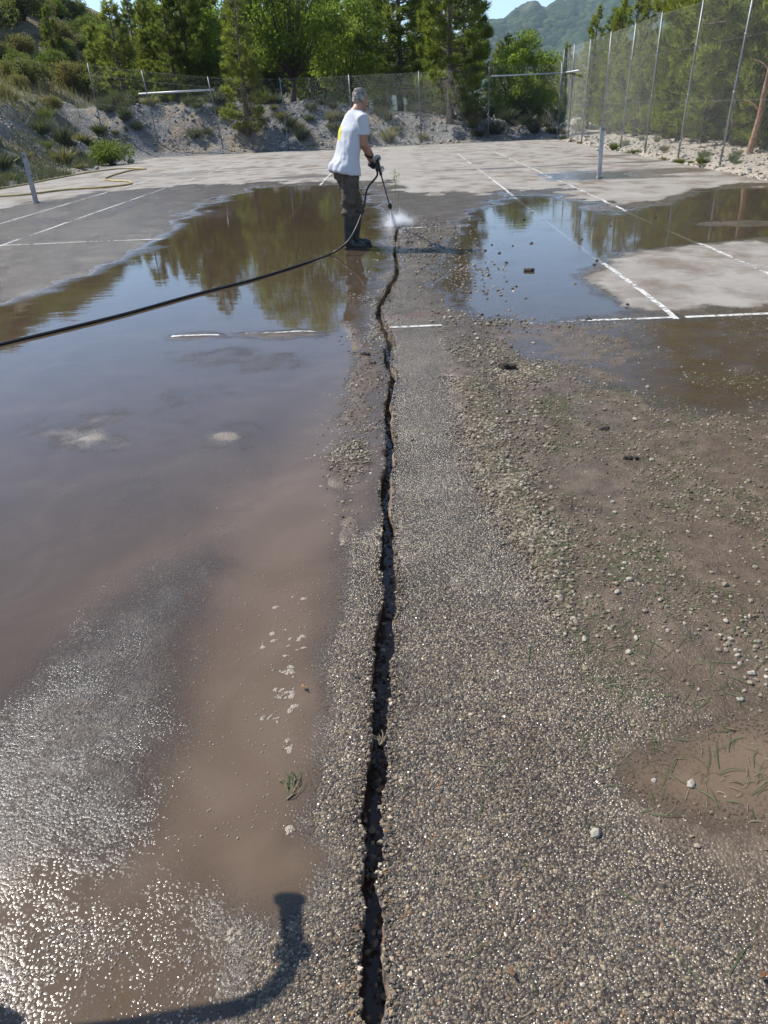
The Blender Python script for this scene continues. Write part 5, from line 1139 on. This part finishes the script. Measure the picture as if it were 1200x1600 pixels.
# foam and bubbles on the brown water
def mat_foam():
    mt, nt = newmat('foam'); n = N(nt); pos = n('NewGeometry').outputs['Position']
    vo = n('TexVoronoi', {'Vector': pos, 'Scale': 260.0}); c = n.ramp(vo.outputs['Distance'], [(0.1, (0.42, 0.36, 0.29)), (0.7, (0.24, 0.19, 0.14))])
    b = n('Bump', {'Height': vo.outputs['Distance'], 'Distance': -0.002}); n.out(n('BsdfPrincipled', {'Base Color': c, 'Roughness': 0.35, 'Normal': b.outputs[0]}).outputs[0]); return mt
V = []; F = []; rr = np.random.default_rng(15)
for (u, v, n_, su, sv) in [(440, 1050, 9, 14, 6), (452, 1046, 6, 8, 5), (436, 1085, 10, 12, 8), (455, 1080, 7, 10, 9), (428, 1122, 8, 16, 6), (462, 1105, 6, 8, 6), (470, 1000, 7, 7, 16), (446, 940, 7, 26, 16), (440, 1000, 10, 26, 22), (450, 1160, 8, 10, 30), (360, 1465, 8, 22, 8), (290, 1550, 6, 10, 5), (455, 1295, 3, 5, 4)]:
    for k in range(n_):
        q = g(u+rr.normal(0, su*0.6), v+rr.normal(0, sv*0.6)); R_ = 0.003+0.011*rr.random()**2; el_ = 0.4+0.6*rr.random(); a = rr.normal(0.6, 0.5); m_ = 10; b = len(V); V.append([q[0], q[1], 0.004+R_*0.15])
        for t in np.linspace(0, 2*math.pi, m_, endpoint=False):
            rad = R_*(1+0.35*rr.normal()*0.6); x = math.cos(t)*rad; y = math.sin(t)*rad*el_; V.append([q[0]+x*math.cos(a)-y*math.sin(a), q[1]+x*math.sin(a)+y*math.cos(a), 0.0005])
        F += [(b, b+1+i, b+1+(i+1) % m_) for i in range(m_)]
tag(link('foam', fmesh('foam', np.array(V), np.array(F), smooth=True), mat_foam()), 'pale foam flecks floating on the brown water left of the crack', kind='stuff')
M_BUB, nt = newmat('bubble_film'); n = N(nt); n.out(n('BsdfPrincipled', {'Base Color': (0.30, 0.25, 0.20), 'Roughness': 0.06, 'IOR': 1.33, 'Specular IOR Level': 0.8}).outputs[0])
bz = np.concatenate([scatter(gp([(300, 1000), (430, 850), (520, 900), (480, 1000), (480, 1300), (260, 1330), (300, 1130)]), 1000, 21), scatter(gp([(-60, 1450), (150, 1440), (420, 1440), (390, 1620), (-80, 1620)]), 1500, 22, lambda x, y: np.clip(0.2+2.5*fbm(x*9, y*9, 3, 91), 0.02, 1)), scatter(P['big_island'], 250, 23)])
bz = bz[relief(bz[:, 0], bz[:, 1])[0] < 0.004]; s = 0.0009+0.0030*rr.random(len(bz))**3
sv_ = ICOV.copy(); V = (sv_[None]*s[:, None, None]+np.concatenate([bz, np.maximum(0, relief(bz[:, 0], bz[:, 1])[0])[:, None]], 1)[:, None, :]).reshape(-1, 3); F = (ICOF[None]+(np.arange(len(bz))*len(sv_))[:, None, None]).reshape(-1, 3)
tag(link('water_bubbles', fmesh('water_bubbles', V, F, smooth=True), M_BUB), 'tiny bubbles on the muddy water', kind='stuff')
# spray: jet, droplets and a fine mist above the impact point
imp = g(617, 354); nzw = nozzle+LB
M_DROP, nt = newmat('spray_drops'); n = N(nt); n.out(n('MixShader', {0: 0.5, 1: n('BsdfDiffuse', {'Color': (0.9, 0.92, 0.95)}).outputs[0], 2: n('BsdfTranslucent', {'Color': (0.9, 0.92, 0.95)}).outputs[0]}).outputs[0])
rr = np.random.default_rng(33); n1 = 4200; t = rr.random(n1); jc = nzw+(imp-nzw)*t[:, None]+rr.normal(size=(n1, 3))*(0.003+0.022*t)[:, None]
n2 = 9000; a = rr.random(n2)*6.283; rad = np.abs(rr.normal(0, 0.13, n2)); zb = np.abs(rr.normal(0, 0.09, n2))*np.exp(-rad*1.2); bc = imp+np.stack([np.cos(a)*rad+0.08, np.sin(a)*rad*1.3+0.1, zb+0.004], 1)
C = np.concatenate([jc, bc]); S = np.concatenate([0.0016+0.0022*rr.random(n1), 0.0012+0.0028*rr.random(n2)**2]); V, F, _c = pebbles(C, S, 44, np.ones((len(C), 3)), 1.0, 0.1, OCTV, OCTF)
tag(link('spray_drops', fmesh('spray_drops', V, F, smooth=True), M_DROP), 'white water jet and flying drops where the lance hits the crack', kind='stuff')
M_MIST, nt = newmat('spray_mist'); n = N(nt)
oc = n('TexCoord').outputs['Object']; ln = n('VectorMath', {0: oc}, operation='LENGTH').outputs['Value']; no = n('TexNoise', {'Vector': oc, 'Scale': 2.6, 'Detail': 4.0}).outputs[0]
dn = n.math('MULTIPLY', n.math('POWER', n.math('SUBTRACT', 1.0, ln, True), 3.0), n.mapr(no, 0.35, 0.7)); n.out(vol=n('VolumePrincipled', {'Color': (0.97, 0.98, 1.0), 'Density': n.math('MULTIPLY', dn, 60.0), 'Anisotropy': 0.2}).outputs[0])
mb = MB(); mb.ell((0, 0, 0), (1, 1, 1), nu=24, nv=14); o = link('spray_mist', mb.mesh('spray_mist'), M_MIST); o.location = (imp[0]+0.04, imp[1]+0.05, 0.05); o.scale = (0.36, 0.36, 0.22); tag(o, 'thin white spray mist drifting behind the jet', kind='stuff')
# rubble on the banks
n_ = 4200; gx = -15+rng.random(n_)*24; gy = 38.2+rng.random(n_)*4.2; s = 0.02+0.10*rng.random(n_)**4
g2x = 7.35+rng.random(3200)**1.4*3.2; g2y = 10+rng.random(3200)*28; s2 = 0.015+0.06*rng.random(3200)**4
g3y = 16+rng.random(2400)*22; g3x = -11.7-rng.random(2400)*4.6-1.4*sstep(27, 37, g3y); s3 = 0.02+0.09*rng.random(2400)**4
gx = np.concatenate([gx, g2x, g3x]); gy = np.concatenate([gy, g2y, g3y]); s = np.concatenate([s, s2, s3])
V, F, c_ = pebbles(np.stack([gx, gy, terrain_h(gx, gy)+s*0.2], 1), s, 66, np.array([0.27, 0.255, 0.23])*(0.6+0.8*rng.random((len(gx), 1))), 0.75, 0.3, OCTV, OCTF)
tag(link('bank_rubble', fmesh('bank_rubble', V, F, {'albedo': c_}), M_LOOSE), 'loose marl rubble and stones on the banks around the court', kind='stuff')
for (u, v, w, l_) in [(205, 256, 10, 'pale boulder at the foot of the marl cut by the asphalt edge'), (152, 265, 6, 'small pale rock on the asphalt edge under the bank')]:
    q = g(u, v); s_ = 0.5*w*(g(u+1, v)[0]-q[0]); o = link('rock', STN[0]); o.location = (q[0], q[1], s_*0.5); o.scale = (s_*1.2, s_, s_); tag(o, l_, 'rock')
# ------------------------------------------------------------------ haze in the valley air
M_HAZE, nt = newmat('haze_air'); n = N(nt); n.out(vol=n('VolumePrincipled', {'Color': (0.62, 0.80, 1.0), 'Density': 0.00011, 'Anisotropy': 0.1}).outputs[0])
mb = MB(); mb.box((0, 1400, 210), (11000, 8800, 480)); tag(link('haze', mb.mesh('haze', False), M_HAZE), 'pale blue valley haze', kind='stuff')
